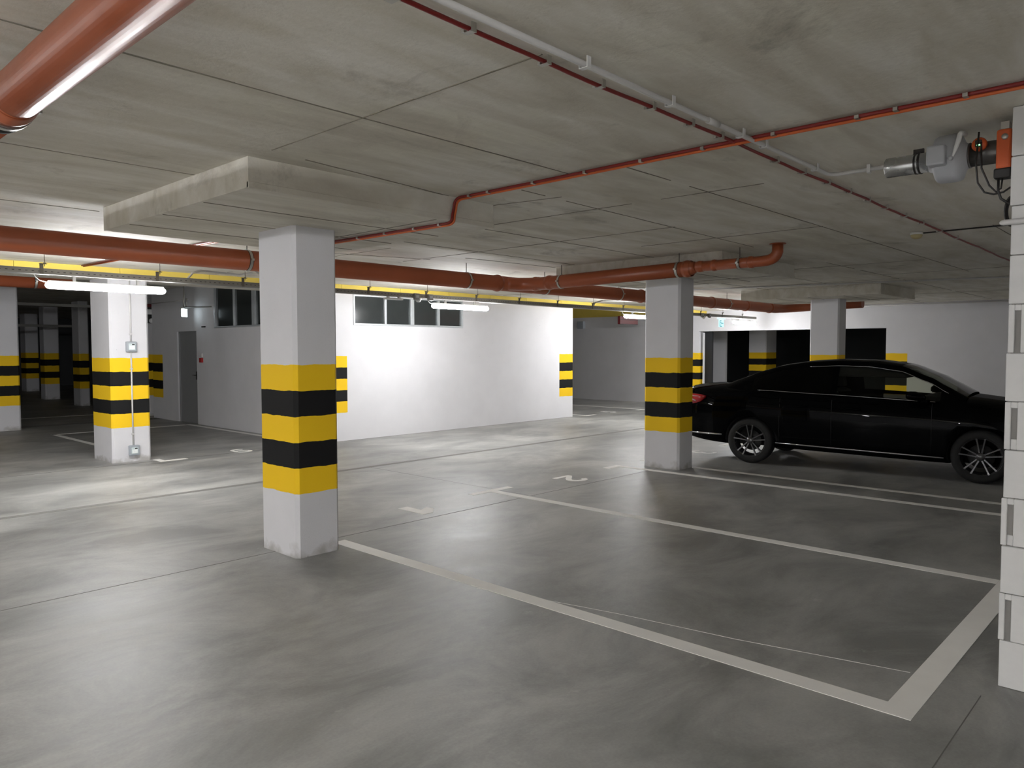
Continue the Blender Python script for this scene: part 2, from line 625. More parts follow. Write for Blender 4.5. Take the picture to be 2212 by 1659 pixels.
# service core: bright wall facing the lane, and its side wall with the door niche
W1 = (7.85, 10.52, 2.05, 2.60)
W2 = (12.9, 15.19, 2.06, 2.98)
mb = MB()
rect_wall(mb, 'Y', 11.2, 0.22, 7.2, 14.11, 0, CEIL, [W1])
rect_wall(mb, 'X', 7.2, 0.22, 12.25, 18.41, CEIL, HALL, [(12.9, 15.19, CEIL, 2.98)])
rect_wall(mb, 'X', 7.2, 0.22, 11.42, 18.41, 0, CEIL, [(12.9, 15.19, 2.06, CEIL), (16.05, 17.03, 0, 2.02)])
rect_wall(mb, 'X', 14.11, -0.22, 11.42, 18.41, 0, CEIL)
rect_wall(mb, 'X', 14.11, -0.22, 12.25, 18.41, CEIL, HALL)
rect_wall(mb, 'Y', 18.41, -0.22, 7.42, 13.89, 0, HALL)
struct(mb.build('wall_center', M['core']), 'bright white wall of the service core with striped corners', 'wall')

mb = MB()
rect_wall(mb, 'X', 20.3, 0.25, 0.71, 11.75, 0, CEIL, [(6.05, 11.29, 0, 2.14)])
struct(mb.build('wall_back', M['back']), 'grey wall with wide opening behind the cars', 'wall')
mb = MB()
mb.box(19.4, 20.3, 11.75, 40, 0, CEIL)
mb.box(19.4, 20.3, 12.25, 40, CEIL, HALL)
mb.mi = 1
mb.box(19.37, 19.4, 12.25, 38, 2.63, HALL)
struct(mb.build('wall_far', [M['wall'], M['foam']]), 'shaded grey wall at the end of the side hall', 'wall')
mb = MB()
rect_wall(mb, 'X', 29.6, 0.2, 0.5, 14, 0, CEIL)
rect_wall(mb, 'Y', 14.0, 0.2, 20.3, 29.6, 0, CEIL)
rect_wall(mb, 'Y', 3.0, 0.2, 20.55, 29.6, 0, CEIL)
struct(mb.build('wall_inner', M['shadetone']), 'dark walls inside the room beyond the opening', 'wall')
mb = MB()
rect_wall(mb, 'Y', 38.0, 0.2, -8, 20, 0, HALL)
struct(mb.build('wall_rear', M['shadetone']), 'far end wall of the dark hall', 'wall')
mb = MB()
rect_wall(mb, 'X', -8.0, -0.2, -6, 12.25, 0, CEIL)
rect_wall(mb, 'X', -8.0, -0.2, 12.25, 38, 0, HALL)
struct(mb.build('wall_left', M['wall']), 'garage wall far to the left', 'wall')
mb = MB()
rect_wall(mb, 'Y', -6.0, -0.2, -8, 4.2, 0, CEIL)
struct(mb.build('wall_front', M['wall']), 'garage wall behind the viewer', 'wall')

# block wall at the ends of the parking bays; its end face shows the courses and grip slots
mb = MB()
CH = 0.2283
for k in range(12):
    z0, z1 = k * CH + 0.002, min(CEIL, (k + 1) * CH - 0.002)
    ox = random.uniform(-0.004, 0.004)
    oy = random.uniform(-0.005, 0.005)
    x0, y1 = 4.17 + ox, 0.712 + oy
    if k in (1, 3, 5, 7):
        ym = 0.688 + oy
        yn = 0.662 + oy
        mb.box(x0, x0 + 0.6, ym, y1, z0, z1)
        mb.box(x0, x0 + 0.6, 0.40, yn, z0, z1)
        mb.box(x0 + 0.022, x0 + 0.6, yn, ym, z0, z1)
        mb.box(x0, x0 + 0.022, yn, ym, z1 - 0.028, z1)
        if k in (3, 5):
            mb.prism([(x0 + 0.002, yn), (x0 + 0.022, yn), (x0 + 0.022, ym), (x0 + 0.012, ym)], z0, z0 + 0.05)
    else:
        mb.box(x0, x0 + 0.6, 0.40, y1, z0, z1)
    for j in range(32):
        off = 0.25 if k % 2 else 0.0
        xa = x0 + 0.6 + j * 0.5 - (off if j else 0)
        xb = x0 + 0.6 + (j + 1) * 0.5 - off - 0.004
        if xa > 20.2:
            break
        mb.box(xa, min(xb, 20.3), 0.42, 0.71 + random.uniform(-0.002, 0.002), z0, z1)
mb.mi = 1
mb.box(4.185, 20.3, 0.425, 0.700, 0, CEIL)
struct(mb.build('wall_right', [M['silicate'], M['silicate_joint']], bevel=0.003, seg=1), 'white block wall end at the right with grip slots', 'wall')

# yellow foam strip and shallow beam along the lane
mb = MB()
mb.box(-8, 7.2, 11.10, 12.25, 2.645, CEIL)
mb.box(14.11, 20.3, 11.10, 11.75, 2.645, CEIL)
mb.mi = 1
x = -8.0
while x < 20.3:
    L = random.uniform(1.1, 1.3)
    mb.box(x, min(20.3, x + L - 0.006), 11.045 + random.uniform(0, .004), 11.10 if (x < 7.0 or x > 14.1) else 11.195, 2.642 + random.uniform(-.003, .003), CEIL)
    x += L
struct(mb.build('trim_1', [M['ceiling'], M['foam']]), 'strip of yellow insulation boards under the ceiling along the lane', 'trim')

# windows in the core
def window(name, axis, at, rect, mull, label):
    a0, a1, z0, z1 = rect
    t_ = 0.035
    mb = MB()
    def bx(a, b, c, d, p0, p1):
        if axis == 'Y':
            mb.box(a, b, at + p0, at + p1, c, d)
        else:
            mb.box(at + p0, at + p1, a, b, c, d)
    bx(a0, a1, z0, z0 + t_, -0.012, 0.07)
    bx(a0, a1, z1 - t_, z1, -0.012, 0.07)
    bx(a0, a0 + t_, z0 + t_, z1 - t_, -0.012, 0.07)
    bx(a1 - t_, a1, z0 + t_, z1 - t_, -0.012, 0.07)
    for mm, w in mull:
        bx(mm - w / 2, mm + w / 2, z0 + t_, z1 - t_, -0.008, 0.06)
    fr_ = mb.build(name, M['alu'], bevel=0.004)
    struct(fr_, label, 'window')
    mb = MB()
    bx(a0 + 0.01, a1 - 0.01, z0 + 0.01, z1 - 0.01, 0.03, 0.045)
    mb.build('pane', M['glass'], fr_)
    return fr_


window('window_1', 'Y', 11.2, W1, [(8.565, .05), (9.20, .085), (9.87, .05)], 'high strip window with four dim panes in the bright white wall')
window('window_2', 'X', 7.2, W2, [(13.55, .12), (14.35, .035)], 'dark high window in the shaded side wall beyond the front column')

# door in the niche of the side wall
mb = MB()
mb.box(7.25, 7.30, 16.05, 17.03, 0.0, 2.02)
d1 = mb.build('door_1', M['doorgrey'], bevel=0.004)
struct(d1, 'plain grey steel door in the shaded side wall', 'door')
mb = MB()
mb.box(7.238, 7.252, 16.15, 16.19, 0.96, 1.14)
mb.tube([(7.245, 16.17, 1.06), (7.205, 16.17, 1.06), (7.205, 16.29, 1.06)], 0.009, 8)
mb.build('door_handle', M['blackplastic'], d1)
mb = MB()
mb.box(7.235, 7.25, 16.05, 16.09, 0, 2.02)
mb.box(7.235, 7.25, 16.99, 17.03, 0, 2.02)
mb.box(7.235, 7.25, 16.09, 16.99, 1.98, 2.02)
mb.build('door_frame', M['doorgrey'], d1)


# ------------------------------------------------------------ columns
def column(x0, x1, y0, y1, label, cap=None, group='striped concrete columns', ch=0.028):
    cx, cy = (x0 + x1) / 2, (y0 + y1) / 2
    hx, hy = (x1 - x0) / 2, (y1 - y0) / 2
    r = thing('concrete_column', label, 'column', (cx, cy, 0), group=group, kind='thing')
    top = PANEL if cap else (2.645 if y1 < 12.3 else HALL)
    mb = MB()
    pts = [(-hx + ch, -hy), (hx - ch, -hy), (hx, -hy + ch), (hx, hy - ch), (hx - ch, hy), (-hx + ch, hy), (-hx, hy - ch), (-hx, -hy + ch)]
    rings = []
    for z in (0, top):
        rings.append([(p[0], p[1], z) for p in pts])
    mb.loft(rings, smooth=False)
    mb.build('shaft', M['column'], r)
    if cap:
        mb = MB()
        a0, a1, b0, b1 = cap
        a0 -= cx; a1 -= cx; b0 -= cy; b1 -= cy
        mb.box(a0, a1, b0, b1, PANEL, CEIL)
        mb.mi = 1
        # formwork seams and a rough ridge along the lower edge
        for yy in (b0 + 0.62, b0 + 1.25, b0 + 1.85):
            mb.box(a0 + 0.02, a1 - 0.02, yy, yy + 0.007, PANEL - 0.004, PANEL + 0.002)
        mb.box(a0 + (a1 - a0) * 0.72, a0 + (a1 - a0) * 0.72 + 0.007, b0 + .02, b1 - .02, PANEL - 0.004, PANEL + 0.002)
        mb.mi = 0
        mb.box(a0, a1, b0 - 0.006, b0 + 0.02, PANEL - 0.004, PANEL + 0.035)
        mb.build('capital', [M['ceiling'], M['seam']], r, bevel=0.012)
    return r


column(3.05, 3.44, 5.12, 5.66, 'nearest striped column, standing alone in front of the first bay line', cap=(2.17, 4.20, 4.12, 6.45))
column(8.78, 9.16, 5.17, 5.72, 'striped column beside the tail of the black sedan', cap=(7.95, 9.98, 4.14, 6.60))
column(14.55, 14.93, 5.17, 5.72, 'striped column rising behind the roof of the black sedan', cap=(13.75, 15.75, 4.20, 6.75))
column(3.87, 4.40, 11.38, 12.15, 'striped column with two socket boxes and a white conduit')
column(3.72, 4.26, 17.52, 18.2, 'striped column cut off by the picture edge at the far side of the bays')
column(7.24, 7.50, 23.7, 24.3, 'small dim striped column in the dark hall, next to the socket column')
column(7.41, 7.84, 27.6, 28.1, 'far striped column standing in the middle of the dark hall')
column(8.36, 8.80, 33.5, 34.2, 'farthest barely lit column at the end of the dark hall')
column(7.30, 7.80, 18.95, 19.5, 'striped column just past the corner of the core wall')
column(23.4, 24.2, 10.6, 11.2, 'dim striped column inside the dark room behind the opening')


# ------------------------------------------------------------ floor paint
def flat(name, polys, mat, label, cat, group=None, z=0.0, h=0.0022):
    mb = MB()
    for p in polys:
        mb.prism(p, z - 0.001, z + h)
    o = mb.build(name, mat)
    return tag(o, label, cat, group)


def R_(x0, x1, y0, y1):
    return [(x0, y0), (x1, y0), (x1, y1), (x0, y1)]


GM = 'painted parking bay lines'
flat('bay_line', [R_(3.52, 3.64, 0.916, 5.35), R_(3.64, 8.49, 0.916, 1.043)], M['floorpaint'],
     'long white line from the nearest column, turning a corner toward the block wall', 'floor line', GM)
flat('bay_line', [R_(6.00, 6.11, 1.045, 5.94), R_(5.74, 6.38, 5.94, 6.04)], M['floorpaint'],
     'white T-headed line between bay 1 and bay 2', 'floor line', GM)
flat('bay_line', [R_(8.49, 8.60, 0.916, 5.93), R_(8.26, 8.60, 5.93, 6.04)], M['floorpaint'],
     'white hook-ended line between bay 2 and the middle column', 'floor line', GM)
flat('bay_line', [R_(9.10, 9.20, 0.916, 5.16), R_(9.17, 9.27, 5.74, 5.94), R_(9.17, 9.50, 5.94, 6.04), R_(9.20, 13.9, .916, 1.04)], M['floorpaint'],
     'white line on the floor right beside the black sedan', 'floor line', GM)
flat('bay_line', [R_(11.88, 11.99, 1.045, 5.94), R_(11.53, 12.2, 5.94, 6.04)], M['floorpaint'],
     'white T line beyond the sedan, its end behind the tail', 'floor line', GM)
flat('bay_line', [R_(4.40, 4.50, 12.2, 16.15), R_(4.40, 4.50, 11.05, 11.35), R_(4.50, 4.80, 11.05, 11.16), R_(4.40, 6.95, 16.05, 16.17), R_(6.98, 7.08, 11.05, 16.17), R_(6.7, 6.98, 11.05, 11.16)], M['floorpaint'],
     'white outline of bay 6 between the socket column and the side wall', 'floor line', GM)
flat('bay_line', [R_(14.47, 14.57, 11.05, 16), R_(14.57, 14.88, 11.05, 11.15)], M['floorpaint'],
     'white hook-ended line running from the corner of the bright wall', 'floor line', GM)
flat('bay_line', [R_(17.0, 17.1, 11.15, 16), R_(16.72, 17.4, 11.05, 11.15)], M['floorpaint'],
     'farthest white T line in the side hall floor', 'floor line', GM)
flat('bay_line', [R_(4.0, 7.2, 20.3, 20.42), R_(4.0, 4.1, 20.42, 24)], M['floorpaint'],
     'faint white line on the dark hall floor', 'floor line', GM)


# numerals drawn as strokes in the digit's own frame (width .30, height .38), then placed
def stroke(pts, w):
    """polygon quads of a thick polyline"""
    out = []
    P = [Vector((p[0], p[1])) for p in pts]
    L, Rr = [], []
    for i, p in enumerate(P):
        if i == 0:
            d = (P[1] - p).normalized()
        elif i == len(P) - 1:
            d = (p - P[i - 1]).normalized()
        else:
            d = ((p - P[i - 1]).normalized() + (P[i + 1] - p).normalized()).normalized()
        n = Vector((-d.y, d.x)) * w / 2
        if 0 < i < len(P) - 1:
            n /= max(0.6, (p - P[i - 1]).normalized().dot(d))
        L.append(p + n)
        Rr.append(p - n)
    return [tuple(v) for v in L] + [tuple(v) for v in reversed(Rr)]


def arc(cx, cy, rx, ry, a0, a1, n=14):
    return [(cx + rx * math.cos(math.radians(a0 + (a1 - a0) * i / n)), cy + ry * math.sin(math.radians(a0 + (a1 - a0) * i / n))) for i in range(n + 1)]


DIG = {
    '1': [[(0.15, 0), (0.27, 0), (0.27, 0.40), (0.15, 0.40), (0.02, 0.27), (0.03, 0.16), (0.15, 0.22)]],
    '2': [stroke([(0.02, 0.035), (0.34, 0.035)], 0.07), stroke([(0.06, 0.05)] + [(0.12, 0.10), (0.22, 0.17)] + arc(0.18, 0.265, 0.11, 0.10, -20, 165), 0.075)],
    '3': [stroke(arc(0.16, 0.29, 0.11, 0.085, 150, -70) , 0.07), stroke(arc(0.16, 0.12, 0.12, 0.095, 75, -150), 0.07)],
    '6': [stroke(arc(0.16, 0.13, 0.115, 0.105, 0, 360, 22), 0.06), stroke([(0.05, 0.14), (0.055, 0.22)] + arc(0.17, 0.26, 0.115, 0.12, 170, 40), 0.06)],
    '5': [stroke([(0.28, 0.37), (0.08, 0.37), (0.07, 0.22)], 0.06), stroke([(0.06, 0.23)] + arc(0.16, 0.14, 0.12, 0.105, 110, -150), 0.06)],
}


def numeral(ch, x, y, flip, label):
    """flip: read from the lane looking toward -Y (x mirrored and y mirrored)"""
    polys = []
    for p in DIG[ch]:
        q = [((x - a, y - b) if flip else (x + a, y + b)) for a, b in p]
        polys.append(q)
    mb = MB()
    for i, p in enumerate(polys):
        mb.prism(p, -0.001, 0.0022 + 0.0003 * i)
    o = mb.build('bay_number', M['floorpaint'])
    return tag(o, label, 'floor number', 'painted bay numbers')


numeral('1', 5.00, 6.01, True, 'white painted numeral 1 on the floor right of the nearest column')
numeral('2', 7.50, 6.01, True, 'white painted numeral 2 on the floor beside the T-headed line')
numeral('3', 10.78, 6.00, True, 'white painted numeral 3 on the floor behind the sedan')
numeral('6', 5.60, 11.12, False, 'white painted numeral 6 in the bay by the side wall')
numeral('5', 15.60, 11.12, False, 'pale painted numeral on the floor past the bright wall corner')

# floor joints
mb = MB()
mb.box(-8, 20.3, 8.41, 8.50, -0.001, 0.0018)
struct(tag(mb.build('trim_2', M['joint']), 'wide grey joint strip running along the lane floor', 'floor joint'))
mb = MB()
mb.box(-8, 3.05, 5.45, 5.457, -0.001, 0.0012)
mb.box(3.44, 8.78, 5.455, 5.462, -0.001, 0.0012)
mb.box(-8, 14, 11.17, 11.185, -0.001, 0.0015)
mb.box(6.15, 6.154, 5.5, 8.4, -0.001, 0.001)
mb.prism([(2.3, 0.743), (4.0, 0.743), (4.0, 0.747), (2.3, 0.747)], -0.001, 0.0012)
struct(tag(mb.build('trim_3', M['darkjoint']), 'thin sawn joints in the concrete floor', 'floor joint'))
mb = MB()
mb.mi = 0
pts = [(3.60, 3.27), (3.75, 2.6), (3.86, 1.9), (4.05, 1.06)]
mb.prism(stroke([(3.50, 3.6)] + pts, 0.003), -0.001, 0.0012)
struct(tag(mb.build('trim_4', M['floorpaint']), 'fine pale scratch across the first bay', 'floor mark'))
# thin dark strip on the floor of the far hall
mb = MB()
mb.box(4.3, 7.2, 17.9, 18.3, -0.001, 0.002)
struct(tag(mb.build('trim_5', M['darkjoint']), 'dark strip across the floor behind the bays', 'floor mark'))


# ------------------------------------------------------------ tube lights on the cable tray
TY, TZ = 9.2, 2.315


def tube_light(x, L, label, y=TY, z=TZ):
    r = thing('tube_light', label, 'light', (x, y, z), group='lit tube lights over the lane')
    h = L / 2
    mb = MB()
    mb.box(-h + 0.03, h - 0.03, -0.035, 0.035, 0.026, 0.052)
    mb.build('housing', M['white'], r, bevel=0.008)
    mb = MB()
    pr = []
    for k in range(9):
        a = PI / 2 * k / 8
        pr.append((0.043 * math.sin(a), -h + 0.05 - 0.05 * math.cos(a)))
    for k in range(9):
        a = PI / 2 * k / 8
        pr.append((0.043 * math.cos(a), h - 0.05 + 0.05 * math.sin(a)))
    mb.lathe(pr, (0, 0, 0), 'X', 20)
    d = mb.build('diffuser', M['tube'], r)
    d.scale = (1, 1.1, 0.9)
    mb = MB()
    for sx in (-h * 0.55, h * 0.5):
        mb.box(sx - 0.012, sx + 0.012, -0.016, 0.016, 0.05, 0.109)
    build_islands(mb, 'bracket', M['white'], r)
    mb = MB()
    mb.tube([(-h + 0.02, 0, 0.03), (-h - 0.05, 0, 0.045), (-h - 0.09, 0, 0.08), (-h - 0.10, 0, 0.115)], 0.005, 8)
    mb.build('cord', M['conduit'], r)
    return r


L1 = tube_light(3.13, 1.27, 'lit tube light in front of the socket column')
def light_copy(x, label, y=TY):
    c = copy_tree(L1)
    c.location = (x, y, TZ)
    c['label'] = label
    return c


light_copy(8.6, 'lit tube light in front of the bright wall window')
light_copy(14.0, 'lit tube light half hidden by the middle column')
light_copy(19.2 - 0.25, 'farthest lit tube light near the exit sign over the back opening')
light_copy(-2.3, 'lit tube light over the lane outside the picture on the left')
for (lx, ly, lab) in ((-4.4, 4.6, 'added strong fill tube light left of the nearest column'), (-4.0, 1.6, 'added strong fill tube light left of the viewer'),
                      (-3.4, -2.0, 'added strong fill tube light behind the viewer'), (-5.4, -2.6, 'added strong fill tube light far behind the viewer')):
    c = light_copy(lx, lab, ly)  # fill lights added out of view, single tubes at double strength
    for ch in [k for k in bpy.data.objects if k.parent == c and k.name.startswith('diffuser')]:
        ch.data = ch.data.copy()
        ch.data.materials[0] = M['filltube']


# ------------------------------------------------------------ cable tray
def tray(x0, x1, y, z, label, hangers=None, name='cable_tray', w=0.11, h=0.062, slots=True):
    r = thing(name, label, 'cable tray', (x0, y, z))
    L = x1 - x0
    mb = MB()
    mb.box(0, L, -w / 2, w / 2, 0, 0.003)
    mb.box(0, L, -w / 2, -w / 2 + 0.003, 0.003, h)
    mb.box(0, L, w / 2 - 0.003, w / 2, 0.003, h)
    mb.mi = 1
    if slots:
        k = 0.06
        while k < L - 0.05:
            mb.box(k, k + 0.022, -w / 2 - 0.0008, -w / 2 + 0.001, 0.026, 0.033)
            k += 0.06
    mb.build('channel', [M['tray'], M['tray_hole']], r)
    if hangers:
        for hx in hangers:
            mb = MB()
            q = hx - x0
            yy = -w / 2 - 0.006
            mb.box(q - 0.018, q + 0.018, yy - 0.003, yy + 0.003, 0.0, h + 0.045)
            mb.box(q - 0.018, q + 0.05, yy - 0.02, yy + 0.02, h + 0.045, h + 0.050)
            mb.tube([(q + 0.03, yy, h + 0.02), (q + 0.03, yy, CEIL - z - 0.001)], 0.0035, 6)
            mb.lathe([(0.001, 0), (0.012, 0), (0.012, 0.01), (0.001, 0.01)], (q + 0.03, yy, h + 0.050), 'Z', 6)
            mb.build('hanger', M['rod'], r)
    return r


hang = [2.45, 4.1 - 0.45, 4.72, 5.55, 6.68, 7.79, 8.90, 9.97, 11.05, 12.15, 13.22, 14.3, 15.4, 16.5, 17.6, 18.7, -0.9, 0.3, 1.3]
tray(-7.9, 19.56, TY, 2.425, 'long perforated cable tray hung above the lane carrying the tube lights', hang)
tray(2.0, 7.3, 19.3, 2.60, 'distant cable tray under the ceiling of the dark hall', None, slots=False)
tray(2.0, 7.6, 24.6, 2.27, 'lower distant cable tray crossing the dark hall', None, slots=False, w=0.12, h=0.07)

# thin cable bundle along the tray edge
mb = MB()
mb.tube([(9.0, TY - 0.03, 2.418), (12, TY - 0.032, 2.418), (14.2, TY - 0.03, 2.416), (19.4, TY - 0.03, 2.417)], 0.006, 8)
tag(mb.build('white_cable', M['conduit']), 'thin white cable clipped below the cable tray', 'cable')

# junction boxes and sensors on the tray
def jbox(x, label):
    r = thing('junction_box', label, 'junction box', (x, TY - 0.066, 2.39), group='junction boxes on the cable tray')
    mb = MB()
    mb.box(-0.05, 0.05, -0.035, 0.012, 0, 0.10)
    mb.build('housing', M['tray'], r, bevel=0.006)
    mb = MB()
    for sx in (-0.03, 0.0, 0.03):
        mb.lathe([(0.001, -0.012), (0.009, -0.012), (0.009, 0.0), (0.001, 0.0)], (sx, -0.01, 0), 'Z', 8)
    mb.box(-0.03, 0.03, -0.038, -0.035, 0.03, 0.07)
    build_islands(mb, 'gland', M['greybox'], r)
    return r


J1 = jbox(7.58, 'grey junction box on the tray above the window, first of the pair')
def jcopy(x, label):
    c = copy_tree(J1)
    c.location.x = x
    c['label'] = label


jcopy(7.86, 'grey junction box on the tray above the window, nearer the tube light')
jcopy(16.55, 'far junction box on the tray, just right of the middle column')
jcopy(16.90, 'far junction box on the tray, next to the hanging exit sign')


def sensor(x, y, z, label):
    r = thing('motion_sensor', label, 'sensor', (x, y, z), group='ceiling sensors')
    mb = MB()
    mb.lathe([(0.001, 0.028), (0.05, 0.028), (0.052, 0.0), (0.044, -0.006), (0.001, -0.006)], (0, 0, 0), 'Z', 24)
    mb.build('base', M['white'], r)
    mb = MB()
    mb.lathe([(0.040, -0.004), (0.036, -0.022), (0.022, -0.036), (0.001, -0.04)], (0, 0, 0), 'Z', 24)
    mb.build('dome', M['white'], r)
    return r


s1 = sensor(7.68, TY, 2.397, 'small white motion sensor below the tray above the window')
s2 = copy_tree(s1)
s2.location.x = 16.75
s2['label'] = 'tiny white motion sensor below the tray right of the middle column'
# small unlit emergency luminaire
r = thing('emergency_light', 'slim unlit white emergency light under the tray at the window', 'light', (7.19, TY, 2.375))
mb = MB()
mb.box(-0.17, 0.17, -0.03, 0.03, 0.0, 0.03)
mb.build('lamp_cover', M['white'], r, bevel=0.01)
mb = MB()
mb.box(-0.12, -0.09, -0.02, 0.02, 0.03, 0.05)
mb.box(0.09, 0.12, -0.02, 0.02, 0.03, 0.05)
build_islands(mb, 'bracket', M['white'], r)

# white flexible conduits rising from the tray to the ceiling
for pts, lab in (([(4.02, TY, 2.47), (4.10, TY, 2.56), (4.22, TY + .05, 2.60), (4.9, TY + .4, 2.62), (5.3, TY + .8, 2.70)], 'white conduit bending up from the tray right of the first tube light'),
                 ([(5.15, TY, 2.47), (5.08, TY, 2.55), (5.0, TY + .05, 2.62), (4.9, TY + .1, 2.72)], 'short white conduit rising beside the nearest column'),
                 ([(12.25, TY, 2.48), (12.35, TY + .03, 2.56), (12.7, TY + .1, 2.62), (14.6, TY + .4, 2.71)], 'white conduit leaving the tray left of the middle column'),
                 ([(16.9, TY + .1, 2.66), (18.2, TY + .3, 2.66), (20.2, TY + .8, 2.725)], 'white conduit between the pipe and the tray near the back wall')):
    mb = MB()
    mb.tube(pts, 0.013, 10)
    tag(mb.build('conduit', M['conduit']), lab, 'conduit', 'white conduits')


# ------------------------------------------------------------ exit signs
r = thing('exit_sign', 'lit cyan exit sign hanging from the tray right of the middle column', 'sign', (17.66, TY, 2.17))
mb = MB()
mb.prism([(-0.17, 0.20), (0.17, 0.20), (0.15, 0.235), (-0.15, 0.235)], -0.04, 0.04, 'Y')
mb.build('housing', M['coldstrip'], r)
mb = MB()
mb.box(-0.13, 0.13, -0.006, 0.006, 0.0, 0.20)
mb.build('panel', M['exit_light'], r)
mb = MB()
for (a, b, c, d) in ((-0.085, 0.03, 0.015, 0.035), (-0.085, -0.06, 0.035, 0.165), (-0.085, 0.0, 0.15, 0.17), (0.03, 0.10, 0.09, 0.105)):
    mb.box(a, b, -0.009, -0.006, c, d)
mb.prism([(0.03, 0.065), (0.03, 0.13), (-0.01, 0.097)], -0.009, -0.006, 'Y')
mb.lathe([(0.001, -0.009), (0.014, -0.009), (0.014, -0.006)], (-0.03, 0, 0.12), 'Y', 10)
mb.build('pictogram', M['exit_glyph'], r)

r = thing('exit_sign', 'bright white exit sign hanging in front of the shaded side wall', 'sign', (6.93, 16.0, 2.31), rz=0.7)
mb = MB()
mb.box(-0.12, 0.12, -0.012, 0.012, 0.0, 0.17)
mb.build('panel', M['exit_white'], r, bevel=0.01)
mb = MB()
mb.box(-0.13, 0.13, -0.03, 0.03, 0.17, 0.20)
mb.tube([(0.0, 0, 0.2), (-0.02, 0, 0.3), (0.0, 0, 0.42), (0.0, 0, 0.69)], [0.02, 0.02, 0.02, 0.006], 8)
mb.tube([(0.09, 0, 0.2), (0.10, 0, 0.40)], 0.016, 8)
mb.box(-0.12, 0.12, -0.05, 0.05, 0.665, 0.69)
mb.build('hanger', M['clamp'], r)
mb = MB()
mb.tube([(6.9, 15.9, 2.36 + .15), (7.2, 15.3, 2.36 + .15)], 0.012, 8)
tag(mb.build('conduit', M['tray']), 'dark thin pipe beside the bright exit sign', 'conduit', 'white conduits')
mb = MB()
mb.tube([(7.187, 16.4, 2.70), (7.187, 18.40, 2.70)], 0.012, 8)
tag(mb.build('conduit', M['conduit']), 'pale conduit along the top of the side wall left of the bright exit sign', 'conduit', 'white conduits')

# red call point, vent plate, siren
r = thing('call_point', 'small red alarm box on the side wall right of the steel door', 'alarm', (7.18, 15.79, 1.34))
mb = MB()
mb.box(-0.03, 0.02, -0.05, 0.05, 0.0, 0.10)
mb.build('housing', M['red'], r, bevel=0.006)
mb = MB()
mb.box(-0.012, 0.02, -0.035, 0.035, 0.11, 0.19)
mb.build('label_plate', M['white'], r)
mb = MB()
mb.box(7.18, 7.2, 15.60, 15.76, 2.085, 2.115)
tag(mb.build('vent_plate', M['dullblack']), 'tiny dark vent plate on the side wall above the alarm box', 'vent')
r = thing('alarm_siren', 'dark siren box with white badge high on the column past the core corner', 'alarm', (7.24, 18.55, 2.2))
mb = MB()
mb.box(-0.12, 0.06, -0.1, 0.2, 0.05, 0.42)
mb.build('housing', M['dullblack'], r, bevel=0.02)
mb = MB()
mb.box(-0.14, 0.08, -0.12, 0.2, 0.42, 0.50)
mb.build('cap', M['darkred'], r, bevel=0.01)
mb = MB()
mb.box(-0.125, 0.03, -0.13, -0.1, 0.25, 0.37)
mb.build('badge', M['white'], r)
mb = MB()
mb.lathe([(0.001, -0.16), (0.05, -0.15), (0.06, -0.10)], (-0.03, 0, 0.10), 'Y', 16)
mb.build('horn', M['white'], r)

# dark red sign box in the side hall and small box on the far wall
r = thing('sign_board', 'dark red sign box hanging in the side hall left of the middle column', 'sign', (17.3, 11.8, 2.29))
mb = MB()
mb.box(-0.43, 0.43, -0.04, 0.04, 0.0, 0.22)
mb.build('housing', M['darkred'], r, bevel=0.005)
mb = MB()
mb.box(-0.42, 0.42, -0.045, -0.04, 0.118, 0.128)
mb.box(-0.42, 0.42, -0.045, -0.04, 0.0, 0.012)
mb.build('divider', M['dullblack'], r)
mb = MB()
for sx in (-0.3, 0.3):
    mb.tube([(sx, 0, 0.22), (sx, 0, 0.36)], 0.006, 6)
build_islands(mb, 'hanger', M['rod'], r)
r = thing('wall_box', 'small grey box on the far hall wall beside the bright wall corner', 'box', (19.33, 15.0, 2.27))
mb = MB()
mb.box(-0.05, 0.07, -0.12, 0.12, 0, 0.24)
mb.build('housing', M['greybox'], r, bevel=0.01)


# ------------------------------------------------------------ sockets and conduit on the socket column
CF = 11.38


def socket(x, z0, z1, label):
    r = thing('socket_box', label, 'socket', (x, CF, (z0 + z1) / 2), group='grey socket boxes on the column')
    h = (z1 - z0) / 2
    mb = MB()
    mb.box(-0.072, 0.072, -0.055, 0.0, -h, h)
    mb.build('housing', M['greybox'], r, bevel=0.012)
    mb = MB()
    mb.box(-0.046, 0.046, -0.060, -0.055, -h * 0.62, h * 0.62)
    mb.build('lid', M['lens'], r, bevel=0.004)
    mb = MB()
    mb.box(-0.036, 0.036, -0.0625, -0.060, -h * 0.5, h * 0.22)
    mb.mi = 1
    mb.box(0.0, 0.036, -0.0625, -0.060, h * 0.30, h * 0.5)
    mb.build('outlet', [M['lidpaper'], M['dullblack']], r)
    return r


k1 = socket(4.145, 1.585, 1.735, 'upper grey socket box on the striped column')
k2 = copy_tree(k1)
k2.location = (4.150, CF, 0.165)
k2['label'] = 'lower grey socket box near the foot of the striped column'
for (z0, z1, lab) in ((1.735, 2.62, 'white conduit running down the column to the upper socket'), (0.24, 1.585, 'white conduit across the stripes between the two sockets')):
    r = thing('conduit', lab, 'conduit', (4.145, CF - 0.014, z0), group='white conduits')
    mb = MB()
    mb.tube([(0, 0, 0), (0, 0, z1 - z0)], 0.011, 10)
    mb.build('tube', M['conduit'], r)
    mb = MB()
    for zz in ((z1 - z0) * 0.12, (z1 - z0) * 0.82):
        mb.box(-0.018, 0.018, -0.013, 0.014, zz - 0.01, zz + 0.01)
    build_islands(mb, 'clip', M['conduit'], r)


